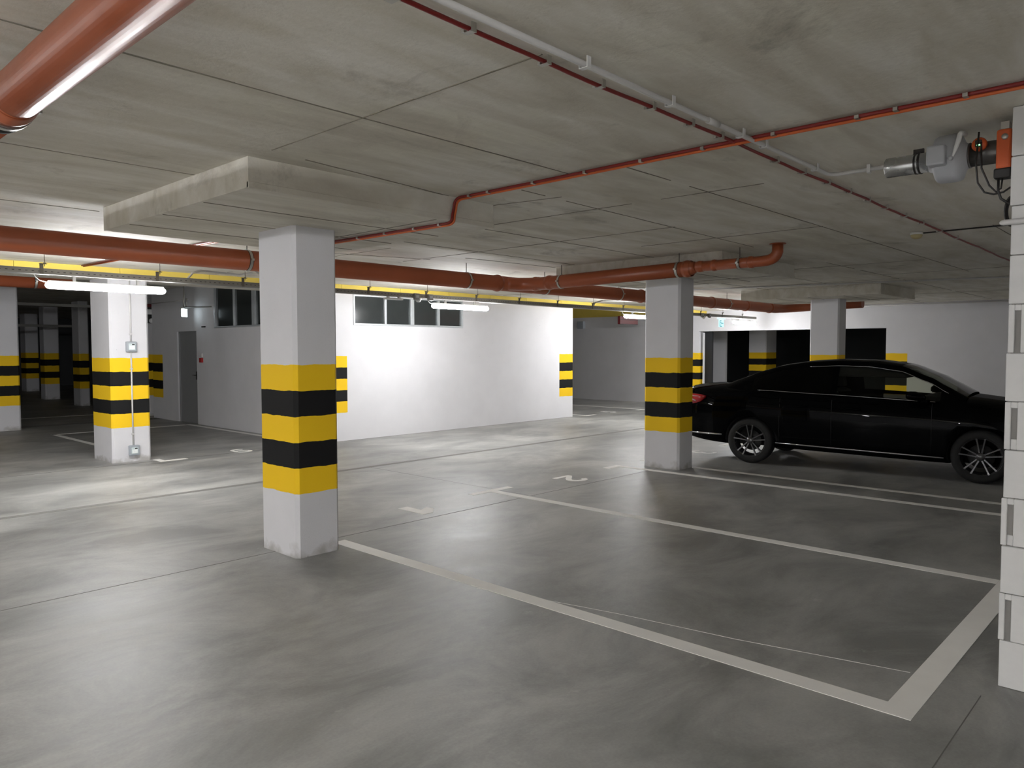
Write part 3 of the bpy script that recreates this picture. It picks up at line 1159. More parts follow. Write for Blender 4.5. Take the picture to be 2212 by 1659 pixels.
# ------------------------------------------------------------ drain pipes
def arcpath(p0, c, p1, n=8):
    p0, c, p1 = Vector(p0), Vector(c), Vector(p1)
    return [(p0 * (1 - t) ** 2 + c * 2 * t * (1 - t) + p1 * t * t) for t in [i / n for i in range(n + 1)]]


def socket_ring(mb, p, d, R, L=0.09):
    """coupling collar of a pipe at point p along direction d"""
    p, d = Vector(p), Vector(d).normalized()
    mb.tube([p - d * L * .5, p - d * L * .5 + d * 0.008, p - d * 0.012, p - d * .004, p + d * 0.02, p + d * (0.03), p + d * L * .5],
            [R * 1.01, R * 1.07, R * 1.07, R * 1.13, R * 1.13, R * 1.06, R * 1.05], 28, cap=False)


def pipe_clamp(parent, p, d, R, top=CEIL):
    p, d = Vector(p), Vector(d).normalized()
    loc = p
    mb = MB()
    mb.tube([loc - d * 0.014, loc + d * 0.014], R + 0.006, 32, cap=False)
    mb.tube([loc - d * 0.014, loc - d * 0.0139], R + 0.0055, 32)
    side = Vector((-d.y, d.x, 0))
    for s in (-1, 1):
        q = loc + side * s * (R + 0.014)
        mb.box(q.x - 0.014, q.x + 0.014, q.y - 0.014, q.y + 0.014, q.z - 0.010, q.z + 0.010)
    mb.mi = 1
    mb.tube([loc + Vector((0, 0, R)), (loc.x, loc.y, top - 0.001)], 0.005, 8)
    mb.mi = 2
    mb.tube([loc - d * 0.020, loc + d * 0.020], R + 0.0035, 32, cap=False)
    return mb.build('clamp', [M['clamp'], M['rod'], M['rubber']], parent)


# main collector along the lane
PY, PZ, PR = 7.15, 2.515, 0.102
r = thing('drain_pipe', 'thick orange-brown main drain pipe hung along the whole lane', 'pipe', (0, 0, 0))
mb = MB()
mb.tube([(-7.9, PY, PZ)] + [(16.2, PY, PZ)] + arcpath((16.4, PY, PZ + .01), (16.95, PY - 0.05, PZ + 0.03), (17.0, 6.6, PZ + 0.06)) + [(17.0, 5.55, PZ + 0.08)], PR, 32)
mb.build('tube', M['pvc'], r)
mb = MB()
for xx in (7.35, 10.85, 13.3, 14.75, 15.9):
    socket_ring(mb, (xx, PY, PZ), (1, 0, 0), PR)
socket_ring(mb, (17.0, 6.5, PZ + .06), (0, -1, 0), PR)
build_islands(mb, 'coupling', M['pvc'], r)
main_pipe = r
for xx in (1.80 - 0.28, 3.74, 6.78, 8.35, 10.2, 13.95):
    pipe_clamp(r, (xx, PY, PZ), (1, 0, 0), PR)
pipe_clamp(r, (17.0, 6.15, PZ + .07), (0, 1, 0), PR)

# branch toward the middle column with its riser
BX = 7.82
mb = MB()
mb.tube([(7.50, PY - 0.02, PZ)] + arcpath((7.55, PY - .05, PZ), (BX, PY - 0.10, PZ), (BX, PY - 0.45, PZ)) + [(BX, 4.52, PZ + 0.035)], 0.088, 28)
mb.tube([(BX, 4.52, PZ + 0.035), (BX, 4.46, PZ + 0.04), (BX, 4.40, PZ + 0.05)], [0.088, 0.080, 0.062], 28)
mb.tube([(BX, 4.40, PZ + 0.05), (BX, 3.62, PZ + 0.05)] + arcpath((BX, 3.58, PZ + .052), (BX, 3.45, PZ + .055), (BX, 3.43, PZ + .14)) + [(BX, 3.43, CEIL - 0.002)], 0.058, 24)
r = mb.build('branch_pipe', M['pvc'], main_pipe)
r['label'] = 'orange branch pipe with riser'
mb = MB()
socket_ring(mb, (BX, 6.85, PZ), (0, 1, 0), 0.088, 0.12)
socket_ring(mb, (BX, 6.60, PZ + .003), (0, 1, 0), 0.088, 0.10)
socket_ring(mb, (BX, 4.50, PZ + .035), (0, 1, 0), 0.088, 0.10)
socket_ring(mb, (BX, 4.34, PZ + .05), (0, 1, 0), 0.058, 0.08)
socket_ring(mb, (BX, 4.16, PZ + .05), (0, 1, 0), 0.058, 0.06)
socket_ring(mb, (BX, 3.72, PZ + .05), (0, 1, 0), 0.058, 0.06)
mb.lathe([(0.058, CEIL - 0.008), (0.085, CEIL - 0.008), (0.085, CEIL - 0.001), (0.058, CEIL - 0.001)], (BX, 3.43, 0), 'Z', 24)
build_islands(mb, 'coupling', M['pvc'], r)
pipe_clamp(r, (BX, 6.40, PZ + .005), (0, 1, 0), 0.088)
pipe_clamp(r, (BX, 4.62, PZ + .033), (0, 1, 0), 0.088)
pipe_clamp(r, (BX, 3.86, PZ + .05), (0, 1, 0), 0.058)

# near pipe crossing overhead at the upper left
r = thing('drain_pipe', 'large orange pipe crossing close overhead in the upper left corner', 'pipe', (0, 0, 0))
mb = MB()
NX = 0.776
mb.tube([(NX, -5.9, 2.505), (NX, 3.12, 2.52)], 0.0800, 48)
mb.tube([(NX, 3.12, 2.52), (NX, PY - 0.12, 2.52)], 0.0775, 40)
mb.build('tube', M['pvc'], r)
mb = MB()
socket_ring(mb, (NX, 3.20, 2.52), (0, 1, 0), 0.0800, 0.12)
build_islands(mb, 'coupling', M['pvc'], r)
mb = MB()
socket_ring(mb, (NX, 3.34, 2.52), (0, 1, 0), 0.0785, 0.07)
mb.build('shade_dark_ring', M['rubber'], r)  # second coupling ring, coloured black for the shade on it
pipe_clamp(r, (NX, 3.27, 2.52), (0, 1, 0), 0.088, 2.612)
pipe_clamp(r, (NX, -0.6, 2.51), (0, 1, 0), 0.081)

# rear pipe behind the lane beam
r = thing('drain_pipe', 'dim red-brown pipe behind the first tube light', 'pipe', (0, 0, 0))
mb = MB()
mb.tube([(-6, 12.85, 2.63), (3.85, 12.85, 2.63)], 0.098, 24)
mb.build('tube', M['pvc'], r)
pipe_clamp(r, (3.35, 12.85, 2.63), (1, 0, 0), 0.098, HALL)


# ------------------------------------------------------------ ceiling conduits and cables
r = thing('conduit', 'long white conduit on the ceiling crossing toward the fan', 'conduit', (0, 0, 0), group='white conduits')
mb = MB()
mb.tube([(-3.5, 1.80, 2.712), (3.72, 1.80, 2.712), (4.72, 1.80, 2.712)] + arcpath((4.80, 1.80, 2.712), (4.87, 1.80, 2.712), (4.87, 1.72, 2.712)) + [(4.87, 1.2, 2.712), (4.85, 0.72, 2.70)], 0.0125, 12)
mb.tube([(3.30, 1.80, 2.712), (3.40, 1.80, 2.712)], 0.0155, 12)
mb.build('tube', M['conduit'], r)
for xx in (0.2, 1.2, 2.34, 2.96, 3.64, 3.91, 4.62):
    mb = MB()
    mb.box(xx - 0.012, xx + 0.012, 1.780, 1.822, 2.697, 2.700)
    mb.box(xx - 0.012, xx + 0.012, 1.780, 1.784, 2.700, CEIL)
    mb.box(xx - 0.012, xx + 0.012, 1.818, 1.822, 2.700, 2.722)
    mb.build('clip', M['white'], r)
mb = MB()
mb.box(4.855, 4.885, 1.56, 1.58, 2.69, CEIL)
mb.build('clip', M['white'], r)

r = thing('fire_cable', 'dark red cable on the ceiling alongside the white conduit', 'cable', (0, 0, 0))
mb = MB()
rp = []
xx = -3.5
while xx < 19:
    rp.append((xx, 1.905 + 0.006 * math.sin(xx * 3.1), 2.722 - 0.004 * abs(math.sin(xx * 4.3))))
    xx += 0.12
mb.tube(rp, 0.0085, 10)
mb.build('tube', M['redcable'], r)


def cable_clip(parent, x, y, z, along, w, mat='clamp'):
    mb = MB()
    if along == 'X':
        mb.box(x - 0.012, x + 0.012, y - w, y + w, z - 0.004, z - 0.001)
        mb.box(x - 0.012, x + 0.012, y - w - 0.003, y - w, z - 0.006, CEIL if z > 2.65 else z + .02)
        mb.box(x - 0.016, x + 0.016, y + w, y + w + 0.014, z - 0.001, z + 0.010)
    else:
        mb.box(x - w, x + w, y - 0.010, y + 0.010, z - 0.004, z - 0.001)
        mb.box(x + w, x + w + 0.010, y - 0.012, y + 0.012, z - 0.004, z + 0.010)
        mb.box(x - w - 0.006, x - w, y - 0.010, y + 0.010, z - 0.004, z + 0.012)
    mb.build('clip', M[mat], parent)


for xx in (0.4, 0.8, 1.2, 1.5, 1.83, 2.23, 2.58, 2.97, 3.32, 3.62, 4.3, 4.7, 5.1, 5.5, 5.9, 6.3, 6.8, 7.3, 7.9, 8.5):
    cable_clip(r, xx, 1.905, 2.712, 'X', 0.016)


def bundle(name, off, rad, mat, label, dz=0.0):
    r = thing(name, label, 'cable', (0, 0, 0))
    P = []
    y = -2.0
    while y < 4.02:
        P.append((3.775 + off + 0.004 * math.sin(y * 2.3), y, 2.724 - rad * 0.3))
        y += 0.15
    P += arcpath((3.775 + off, 4.02, 2.722), (3.775 + off, 4.095, 2.722), (3.775 + off, 4.098, 2.66), 6)
    P += [(3.76 + off, 4.098, 2.60)]
    P += arcpath((3.755 + off, 4.096, 2.575), (3.75 + off, 4.098, 2.542), (3.745 + off, 4.16, 2.542), 6)
    y = 4.3
    while y < 6.4:
        P.append((3.745 + off - (y - 4.2) * 0.03, y, 2.545 - rad * 0.3))
        y += 0.2
    P += [(3.66 + off, 6.42, 2.545), (3.65 + off, 6.475, 2.60), (3.64 + off, 6.50, 2.71), (3.6 + off, 7.0, 2.722), (3.4 + off, 10.9, 2.722)]
    P = [(p[0], p[1], p[2] + dz) for p in P]
    mb = MB()
    mb.tube(P, rad, 10)
    mb.build('tube', M[mat], r)
    return r


rb = bundle('alarm_cable', -0.011, 0.0095, 'redcable', 'red cable on the ceiling stepping down the drop panel of the nearest column')
ra = bundle('orange_cable', 0.010, 0.0095, 'orangecable', 'orange cable beside the red one, following the same step', -0.009)
for yy in (0.82, 1.10, 1.27, 1.68, 2.08, 2.48, 2.89, 3.32, 3.74, 3.93):
    cable_clip(rb, 3.775, yy, 2.712, 'Y', 0.024)
for yy in (4.22, 4.5, 4.85, 5.2, 5.6, 6.0):
    cable_clip(rb, 3.745 - (yy - 4.2) * 0.03, yy, 2.534, 'Y', 0.024)


# smoke detector and its black feed
r = thing('smoke_detector', 'cream smoke detector on the dark ceiling above the sedan', 'detector', (8.0, 2.13, 2.70))
mb = MB()
mb.lathe([(0.001, 0.04), (0.055, 0.04), (0.056, 0.02), (0.050, 0.016)], (0, 0, 0), 'Z', 24)
mb.build('base', M['white'], r)
mb = MB()
mb.lathe([(0.050, 0.018), (0.053, 0.004), (0.040, -0.016), (0.022, -0.024), (0.001, -0.025)], (0, 0, 0), 'Z', 24)
mb.build('sensor_head', M['cream'], r)
mb = MB()
mb.tube([(8.0, 2.07, 2.727), (8.0, 1.5, 2.727), (8.0, 0.72, 2.727)], 0.007, 8)
tag(mb.build('black_cable', M['blackplastic']), 'thin black cable on the ceiling running from the smoke detector', 'cable')

# thin pale conduits on the far ceiling over the third column
for (x0, y0, x1, y1, z, lab) in ((12.55, 7.2, 13.72, 2.3, 2.72, 'thin pale conduit crossing above the column behind the sedan'),
                                 (20.2, 9.6, 20.2, 0.8, 2.70, 'pale conduit along the top of the grey back wall')):
    mb = MB()
    mb.tube([(x0, y0, z), (x1, y1, z)], 0.014, 8)
    tag(mb.build('conduit', M['conduit']), lab, 'conduit', 'white conduits')

# rounded end of a white conduit lying on the block wall face
mb = MB()
mb.tube([(4.148, 0.752, 2.206), (4.148, 0.745, 2.206), (4.148, 0.735, 2.206), (4.148, 0.40, 2.206), (4.148, -1.0, 2.206)], [0.004, 0.011, 0.0135, 0.0135, 0.0135], 12)
tag(mb.build('conduit', M['conduit']), 'white conduit end fixed across the block wall edge', 'conduit', 'white conduits')


# ------------------------------------------------------------ duct fan above the end of the block wall
FX, FZ = 4.42, 2.60
r = thing('duct_fan', 'pale grey duct fan with silver stub under the ceiling by the block wall', 'fan', (FX, 0, 0))
def Z(z):
    return z
mb = MB()
mb.tube([(0, 1.335, FZ), (0, 1.33, FZ), (0, 1.12, FZ)], [0.047, 0.052, 0.052], 28)
mb.build('duct', M['zinc'], r)
mb = MB()
for yy in (1.165, 1.185):
    mb.tube([(0, yy - 0.005, FZ), (0, yy + 0.005, FZ)], 0.0555, 28, cap=False)
mb.box(-0.008, 0.008, 1.15, 1.20, FZ + 0.050, FZ + 0.075)
mb.build('band', M['blackplastic'], r)
mb = MB()
mb.lathe([(0.001, 1.125), (0.056, 1.12), (0.066, 1.095), (0.112, 1.085), (0.120, 1.07), (0.122, 1.0), (0.118, 0.975), (0.07, 0.955), (0.055, 0.93), (0.001, 0.93)], (0, 0, FZ), 'Y', 40)
mb.build('fan_body', M['fanplastic'], r)
mb = MB()
mb.box(-0.165, -0.085, 1.015, 1.10, FZ - 0.055, FZ + 0.045)
mb.box(-0.14, -0.08, 0.985, 1.01, FZ - 0.035, FZ - 0.015)
mb.build('terminal_box', M['fanplastic'], r, bevel=0.012, seg=3)
mb = MB()
mb.tube([(-0.135, 0.985, FZ - 0.02), (-0.135, 0.975, FZ + 0.01), (-0.13, 0.962, FZ + 0.055), (-0.125, 0.957, FZ + 0.085), (-0.11, 0.955, FZ + 0.095), (-0.05, 0.95, FZ + 0.10)], [0.005, 0.009, 0.012, 0.012, 0.012, 0.012], 12)
mb.build('sleeve', M['white'], r)
mb = MB()
mb.tube([(0, 0.935, FZ), (0, 0.72, FZ)], 0.058, 28)
mb.ring((0, 0.935, FZ), 0.058, 0.006, 'Y')
mb.ring((0, 0.80, FZ), 0.058, 0.005, 'Y')
mb.build('outlet_duct', M['darkmetal'], r)

r = thing('flow_sensor', 'round orange sensor with green light on the dark duct', 'sensor', (FX - 0.062, 0.885, FZ + 0.035), rz=0)
mb = MB()
mb.lathe([(0.001, -0.012), (0.030, -0.012), (0.034, -0.004), (0.034, 0.012), (0.001, 0.012)], (0, 0, 0), 'X', 24)
mb.build('base', M['orangeplastic'], r)
mb = MB()
mb.box(-0.026, -0.012, -0.014, 0.014, -0.016, 0.018)
mb.build('head', M['blackplastic'], r, bevel=0.003)
mb = MB()
mb.box(-0.0275, -0.0262, -0.008, 0.006, -0.010, -0.006)
mb.build('indicator', M['led'], r)

r = thing('damper_actuator', 'orange actuator with black cables beside the block wall end', 'actuator', (4.36, 0.782, 2.49))
mb = MB()
mb.box(-0.055, 0.02, -0.042, 0.022, 0.0, 0.19)
mb.build('housing', M['orangeplastic'], r, bevel=0.01)
mb = MB()
mb.box(-0.05, 0.02, -0.03, 0.005, 0.19, 0.225)
mb.lathe([(0.001, -0.065), (0.014, -0.065), (0.014, -0.055), (0.001, -0.055)], (0, -0.015, 0.15), 'X', 16)
mb.build('coupler', M['clamp'], r)
mb = MB()
mb.box(-0.058, 0.01, -0.045, 0.030, -0.045, 0.004)
mb.build('connector', M['blackplastic'], r, bevel=0.008)
mb = MB()
mb.tube([(-0.03, 0.012, -0.04), (-0.03, 0.012, -0.10), (-0.03, 0.0, -0.14), (-0.03, -0.03, -0.165), (-0.02, -0.06, -0.175)], 0.006, 8)
mb.tube([(-0.03, 0.10, 0.20), (-0.03, 0.11, 0.05), (-0.03, 0.10, -0.05), (-0.03, 0.07, -0.10), (-0.03, 0.03, -0.115), (-0.03, -0.01, -0.11), (-0.03, -0.04, -0.09)], 0.0045, 8)
mb.tube([(-0.03, 0.09, 0.15), (-0.03, 0.085, 0.02), (-0.03, 0.05, -0.07), (-0.03, 0.02, -0.105), (-0.03, 0.0, -0.09), (-0.03, -0.005, -0.04)], 0.0045, 8)
mb.build('cable', M['blackplastic'], r)
mb = MB()
for k in range(3):
    P = [(4.33 + 0.008 * k, 0.735 + (0.048 - 0.006 * k) * math.cos(a) * 0.6 + 0.0, 2.285 + (0.072 - 0.008 * k) * math.sin(a)) for a in [2 * PI * i / 24 for i in range(25)]]
    mb.tube(P, 0.0045, 8, cap=False)
tag(mb.build('cable_coil', M['blackplastic']), 'coil of black cable hanging at the block wall edge', 'cable')


# ------------------------------------------------------------ room behind the opening
mb = MB()
mb.box(22.5, 22.6, 11.55, 12.10, 0, 2.2)
struct(mb.build('wall_panel', M['wall']), 'pale wall end seen through the opening', 'wall')
mb = MB()
mb.box(20.58, 20.64, 11.0, 11.29, 0, 2.14)
d2 = struct(mb.build('door_2', M['darkdoor']), 'black gate leaf at the edge of the opening', 'door')
mb = MB()
mb.box(20.35, 20.42, 11.16, 11.19, 0, 2.10)
mb.build('edge_strip', M['back'], d2)


# ------------------------------------------------------------ car
def interp(tab, u):
    if u <= tab[0][0]:
        return tab[0][1]
    for (a, va), (b, vb) in zip(tab, tab[1:]):
        if u <= b:
            t = (u - a) / (b - a)
            t = t * t * (3 - 2 * t) * 0.35 + t * 0.65
            return va + (vb - va) * t
    return tab[-1][1]


def build_car(label, group):
    root = thing('sedan_car', label, 'car', (0, 0, 0), group=group)
    HW = [(-1.10, .60), (-1.06, .72), (-0.95, .82), (-0.6, .89), (0, .912), (1.5, .916), (2.6, .912), (3.1, .89), (3.4, .83), (3.58, .74), (3.66, .60)]
    SH = [(-1.10, .86), (-1.0, .97), (-0.5, 1.0), (0.1, 1.03), (1.0, 1.00), (2.2, .955), (2.7, .925), (3.1, .85), (3.45, .74), (3.66, .60)]
    TP = [(-1.10, .90), (-1.04, 1.055), (-0.95, 1.085), (-0.45, 1.115), (-0.30, 1.08), (0.2, 1.02), (2.3, 0.97), (2.55, 1.03), (2.95, .985), (3.25, .91), (3.5, .80), (3.62, .70), (3.66, .64)]
    ZB = [(-1.10, .42), (-1.0, .31), (-0.7, .26), (-0.4, .24), (2.4, .20), (3.0, .22), (3.4, .22), (3.66, .30)]
    us = [-1.10, -1.075, -1.04, -0.98, -0.9, -0.78, -0.65, -0.5, -0.42, -0.3, -0.15, 0, .2, .45, .7, .95, 1.2, 1.5, 1.8, 2.1, 2.3, 2.42, 2.55, 2.7, 2.85, 3.0, 3.15, 3.3, 3.42, 3.52, 3.60, 3.64, 3.66]
    rings = []
    for u in us:
        w, s, tp, b = interp(HW, u), interp(SH, u), interp(TP, u), interp(ZB, u)
        s = min(s, tp - 0.01)
        mid = (b + s) / 2
        half = [(w * .80, b), (w * .93, b + .02), (w * .975, b + .07), (w * .985, b + .16), (w, mid), (w * .998, mid + (s - mid) * .35),
                (w * .985, s - .13), (w * .972, s - .10), (w * .955, s - .03), (w * .925, s + .004), (w * .86, s + (tp - s) * .35 + .004), (w * .6, tp - .008), (w * .3, tp)]
        ring = [(0, u, b)] + [(a, u, z) for a, z in half] + [(0, u, tp + .002)] + [(-a, u, z) for a, z in reversed(half)]
        rings.append(ring)
    mb = MB()
    mb.loft(rings)
    body = mb.build('body', [M['carpaint'], M['cartrim']], root)
    # wheel arches cut out of the body
    cut = MB()
    for wy in (0.0, 2.79):
        for sx in (-1, 1):
            n = 28
            A = [(wy + .352 * math.cos(2 * PI * i / n), .325 + .352 * math.sin(2 * PI * i / n)) for i in range(n)]
            A = [(a, max(z, -0.2)) for a, z in A]
            cut.prism(A, sx * 0.62 if sx > 0 else -1.2, 1.2 if sx > 0 else -0.62, 'X')
    cutter = cut.build('arch_cutter', M['cartrim'])
    bm_ = body.modifiers.new('arches', 'BOOLEAN')
    bm_.operation = 'DIFFERENCE'
    bm_.solver = 'EXACT'
    bm_.object = cutter
    dg = bpy.context.evaluated_depsgraph_get()
    dg.update()
    me = bpy.data.meshes.new_from_object(body.evaluated_get(dg))
    body.modifiers.clear()
    body.data = me
    bpy.data.objects.remove(cutter, do_unlink=True)
    for p in me.polygons:
        p.use_smooth = True
        if p.center.z < 0.33 and abs(p.normal.z) < .9 and (p.center.y < -0.5 or 0.4 < p.center.y < 2.4):
            pass
    # greenhouse
    GZ = [(-0.45, 1.11), (-0.2, 1.20), (0.07, 1.305), (0.4, 1.395), (0.75, 1.442), (1.15, 1.462), (1.5, 1.452), (1.88, 1.40), (2.2, 1.27), (2.45, 1.13), (2.62, 1.03)]
    def G(u):
        return interp(GZ, u)
    WR = [(-0.45, .60), (0.3, .62), (1.0, .62), (1.8, .63), (2.62, .74)]
    gu = [-.45, -.38, -.3, -.2, -.1, 0, .1, .2, .3, .4, .5, .6, .7, .8, .9, 1.0, 1.06, 1.14, 1.2, 1.3, 1.4, 1.5, 1.6, 1.7, 1.8, 1.88, 1.96, 2.05, 2.15, 2.25, 2.35, 2.45, 2.55, 2.62]
    rings = []
    for u in gu:
        g = G(u)
        wb = interp(HW, u) * .925 - (0.03 if u < 0 else 0)
        s = interp(SH, u) + .0
        top = max(g, s + .03)
        wr = interp(WR, u)
        f = lambda k: wb + (wr - wb) * (k ** 0.85)
        hgt = top - s
        k2 = max(0.15, 1 - 0.075 / max(hgt, .09))
        half = [(wb, s - .02), (f(.04), s + hgt * .05), (f(k2), s + hgt * k2), (wr * 1.0, top - .018), (wr * .93, top - .004 + .0), (wr * .55, top + .012), (wr * .2, top + .018)]
        rings.append([(a, u, z) for a, z in half] + [(-a, u, z) for a, z in reversed(half)])
    mb = MB()
    rs = [[mb.bm.verts.new(p) for p in ring] for ring in rings]
    n = len(rings[0])
    for q in range(len(rs) - 1):
        um = (gu[q] + gu[q + 1]) / 2
        for j in range(n - 1):
            fce = mb.bm.faces.new((rs[q][j], rs[q][j + 1], rs[q + 1][j + 1], rs[q + 1][j]))
            fce.smooth = True
            jj = j if j < 7 else (n - 2 - j)
            mi = 0
            if jj == 1 and -0.02 < um < 2.32:
                if um > 1.14:
                    mi = 1
                elif um < 1.06:
                    mi = 2
            if jj in (4, 5, 6) or j == 6:
                if um > 1.88 and um < 2.60:
                    mi = 3
                elif -.42 < um < .40:
                    mi = 2
            fce.material_index = mi
    mb.build('cabin', [M['carpaint'], M['carglass'], M['darkglass'], M['screenglass']], root)
    # chrome strips
    def side_x(u, z):
        w = interp(HW, u)
        return w
    mb = MB()
    for sx in (-1, 1):
        P = []
        u = 0.10
        while u <= 2.36:
            P.append((sx * (interp(HW, u) * .935 + .004), u, interp(SH, u) + .010))
            u += 0.1
        mb.tube(P, 0.005, 8)
        P = []
        u = 0.75
        while u <= 2.44:
            g, s = G(u), interp(SH, u)
            hgt = max(.03, g - s)
            wb, wr = interp(HW, u) * .925, interp(WR, u)
            k2 = max(0.15, 1 - 0.075 / max(hgt, .09))
            P.append((sx * (wb + (wr - wb) * (k2 ** .85) + .006), u, s + hgt * k2 + .004))
            u += 0.06
        mb.tube(P, 0.0045, 8)
    build_islands(mb, 'window_trim', M['chrome'], root)
    mb = MB()
    for sx in (-1, 1):
        mb.tube([(sx * (interp(HW, u) * .975 + .008), u, .318 - .018 * (u - .37)) for u in (.37, .8, 1.2, 1.6, 2.0, 2.41)], 0.011, 8)
        mb.tube([(sx * (interp(HW, u) * .985 + .006), u, .385) for u in (-.40, -.5, -.62, -.75, -.88)], 0.014, 8)
    build_islands(mb, 'sill_strip', M['chrome'], root)
    # crease and door gaps
    mb = MB()
    for sx in (-1, 1):
        for u in (0.42, 1.10, 2.27):
            mb.tube([(sx * (interp(HW, u) * f_ + .0015), u + o_, z) for z, f_, o_ in ((.34, .985, 0), (.5, .995, 0), (.65, 1.0, .0), (.85, .985, 0), (.94, .965, 0))], 0.0025, 6)
    build_islands(mb, 'door_gap', M['cartrim'], root)
    for sx in (-1, 1):
        for u in (0.70, 1.38):
            mb = MB()
            X = sx * (interp(HW, u) * .985 + .022)
            mb.tube([(X - sx * .03, u - .11, .835), (X, u - .085, .838), (X, u + .06, .832), (X - sx * .03, u + .085, .830)], 0.011, 8)
            mb.build('door_handle', M['carpaint'], root)
    # tail lamps
    for sx in (-1, 1):
        mb = MB()
        rings = []
        for u, w_, zt, zb_ in ((-0.68, .893, .935, .905), (-0.74, .888, .95, .85), (-0.80, .878, .955, .825), (-0.93, .845, .96, .80), (-1.03, .778, .965, .79), (-1.085, .68, .965, .79), (-1.112, .55, .96, .80), (-1.118, .45, .955, .82)):
            X = sx * w_
            rings.append([(X, u, zb_), (X + sx * .004, u - .003, (zt + zb_) / 2), (X, u, zt), (X - sx * .05, u + .02, zt), (X - sx * .05, u + .02, zb_)])
        mb.loft(rings)
        lamp = mb.build('tail_lamp', M['taillight'], root)
        mb = MB()
        mb.tube([(sx * .887, -.76, .925), (sx * .864, -.88, .925), (sx * .83, -.985, .928)], 0.006, 8)
        mb.tube([(sx * .856, -.91, .905), (sx * .866, -.87, .875), (sx * .880, -.81, .855)], 0.011, 8)
        build_islands(mb, 'painted_glint', M['lampglint'], lamp)  # pale streaks put in for the reflections on the lamp
        mb = MB()
        rings = []
        for u, w_, zt, zb_ in ((3.18, .862, .76, .72), (3.35, .82, .755, .66), (3.5, .75, .73, .63), (3.60, .63, .70, .61), (3.65, .5, .67, .60)):
            X = sx * w_
            rings.append([(X, u, zb_), (X + sx * .006, u + .004, (zt + zb_) / 2), (X, u, zt), (X - sx * .06, u - .03, zt), (X - sx * .06, u - .03, zb_)])
        mb.loft(rings)
        mb.build('head_lamp', M['lens'], root)
        # mirrors
        mb = MB()
        rings = []
        for u, hx, zt, zb_ in ((2.00, .055, 1.065, 1.0), (2.03, .10, 1.09, .985), (2.10, .115, 1.09, .975), (2.17, .10, 1.07, .975), (2.21, .05, 1.04, .99)):
            cx_ = sx * (0.985)
            zc_ = (zt + zb_) / 2
            hz = (zt - zb_) / 2
            rings.append([(cx_ + hx * math.cos(a), u, zc_ + hz * math.sin(a)) for a in [2 * PI * i / 14 for i in range(14)]])
        mb.loft(rings)
        mb.tube([(sx * .97, 2.14, .985), (sx * .90, 2.20, .955), (sx * .84, 2.22, .95)], [.03, .028, .035], 10)
        mir = mb.build('side_mirror', M['carpaint'], root)
        mb = MB()
        mb.tube([(sx * .925, 2.02, .987), (sx * 1.05, 2.02, .987)], 0.0035, 6)
        mb.build('mirror_trim', M['chrome'], mir)
    # interior: floor tray, dash, seats, wheel
    mb = MB()
    for sx in (-.36, .36):
        mb.prism([(1.02, .55), (1.45, .60), (1.50, .75), (1.15, .78), (1.00, 1.02), (0.90, 1.06), (0.95, .78)], sx - .22, sx + .22, 'X')
        mb.prism([(0.86, 1.08), (0.98, 1.07), (0.95, 1.26), (0.88, 1.27)], sx - .12, sx + .12, 'X')
    mb.prism([(0.15, .7), (0.6, .75), (0.5, .85), (0.22, 1.14), (0.08, 1.14)], -.62, .62, 'X')
    mb.prism([(1.98, .8), (2.55, .8), (2.5, 1.00), (2.2, 1.02), (2.0, .97)], -.72, .72, 'X')
    build_islands(mb, 'seat', M['carseat'], root, bevel=0.02)
    mb = MB()
    mb.prism([(0.35, 1.25), (1.95, 1.24), (1.90, 1.31), (1.45, 1.38), (0.9, 1.38), (0.45, 1.31)], -.60, .60, 'X')
    mb.build('headliner', M['carseat'], root, bevel=0.02)
    # spoiler lip / number plate / exhaust trim at the rear
    mb = MB()
    mb.tube([(-.62, -1.0, .385), (-.62, -1.06, .385), (.62, -1.06, .385), (.62, -1.0, .385)], 0.012, 8)
    mb.build('rear_strip', M['chrome'], root)
    mb = MB()
    mb.box(-.26, .26, -1.118, -1.10, .60, .71)
    mb.build('number_plate', M['white'], root)

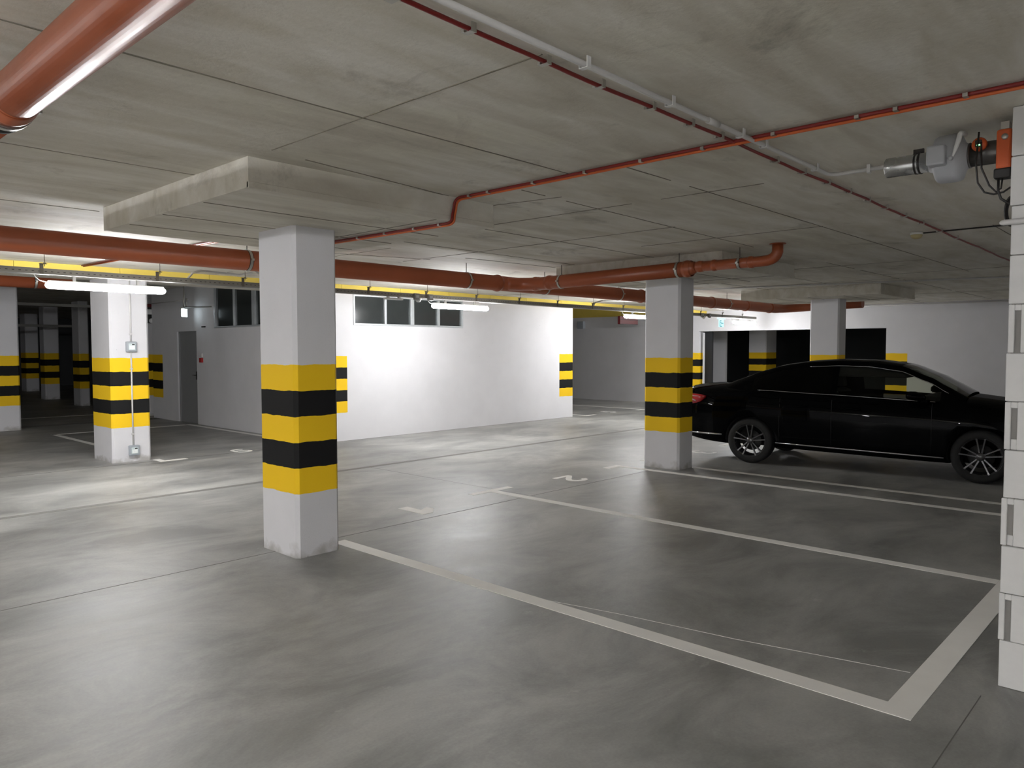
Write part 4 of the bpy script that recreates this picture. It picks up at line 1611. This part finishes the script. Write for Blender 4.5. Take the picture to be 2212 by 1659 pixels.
    # wheels
    def wheel(sx, wy):
        mb = MB()
        o_, i_ = 0.895, 0.675
        prof = [(.215, o_ - .012), (.235, o_ - .002), (.270, o_), (.300, o_ - .006), (.317, o_ - .028), (.322, o_ - .06), (.322, i_ + .05), (.315, i_ + .02), (.29, i_), (.215, i_ + .01)]
        mb.lathe([(a, b * sx) for a, b in prof], (0, wy, .322), 'X', 48)
        w = mb.build('wheel', M['tyre'], root)
        mb = MB()
        # barrel and lip
        mb.lathe([(a, b * sx) for a, b in ((.236, o_ + .001), (.233, o_ - .004), (.224, o_ - .008), (.219, o_ - .03), (.205, o_ - .06), (.200, o_ - .17))], (0, wy, .322), 'X', 48)
        # five pairs of spokes
        for k in range(5):
            base = 2 * PI * k / 5 + PI / 2
            for s in (-1, 1):
                a0 = base + s * 0.30
                a1 = base + s * 0.17
                r0, r1 = .038, .228
                p0 = Vector((0, math.cos(a0) * r0, math.sin(a0) * r0))
                p1 = Vector((0, math.cos(a1 + s * .03) * r1, math.sin(a1 + s * .03) * r1))
                d = (p1 - p0).normalized()
                nrm = Vector((0, -d.z, d.y))
                rings = []
                for tt, hw, ox in ((0, .013, -.030), (.35, .011, -.024), (.75, .0115, -.014), (1.0, .015, -.006)):
                    p = p0.lerp(p1, tt)
                    X = (o_ + ox)
                    rings.append([((X - .022) * sx, wy + (p + nrm * hw).y, .322 + (p + nrm * hw).z), (X * sx, wy + (p + nrm * hw * .7).y, .322 + (p + nrm * hw * .7).z),
                                  (X * sx, wy + (p - nrm * hw * .7).y, .322 + (p - nrm * hw * .7).z), ((X - .022) * sx, wy + (p - nrm * hw).y, .322 + (p - nrm * hw).z)])
                mb.loft(rings, smooth=False)
        mb.lathe([(a, b * sx) for a, b in ((.001, o_ - .018), (.028, o_ - .018), (.034, o_ - .024), (.052, o_ - .030), (.058, o_ - .05), (.06, o_ - .09))], (0, wy, .322), 'X', 24)
        mb.build('rim', M['alloy'], w)
        mb = MB()
        mb.lathe([(a, b * sx) for a, b in ((.001, .80), (.14, .80), (.145, .79), (.145, .775), (.001, .775))], (0, wy, .322), 'X', 32)
        mb.build('brake_disc', M['alloydark'], w)
        return w
    for sx in (-1, 1):
        for wy in (0.0, 2.79):
            wheel(sx, wy)
    return root


TH = math.radians(180 + 6.04)
car = build_car('black sedan with multi-spoke alloy rims parked beside the middle column', None)
car.location = (10.91, 4.865, 0)
car.rotation_euler = (0, 0, TH)
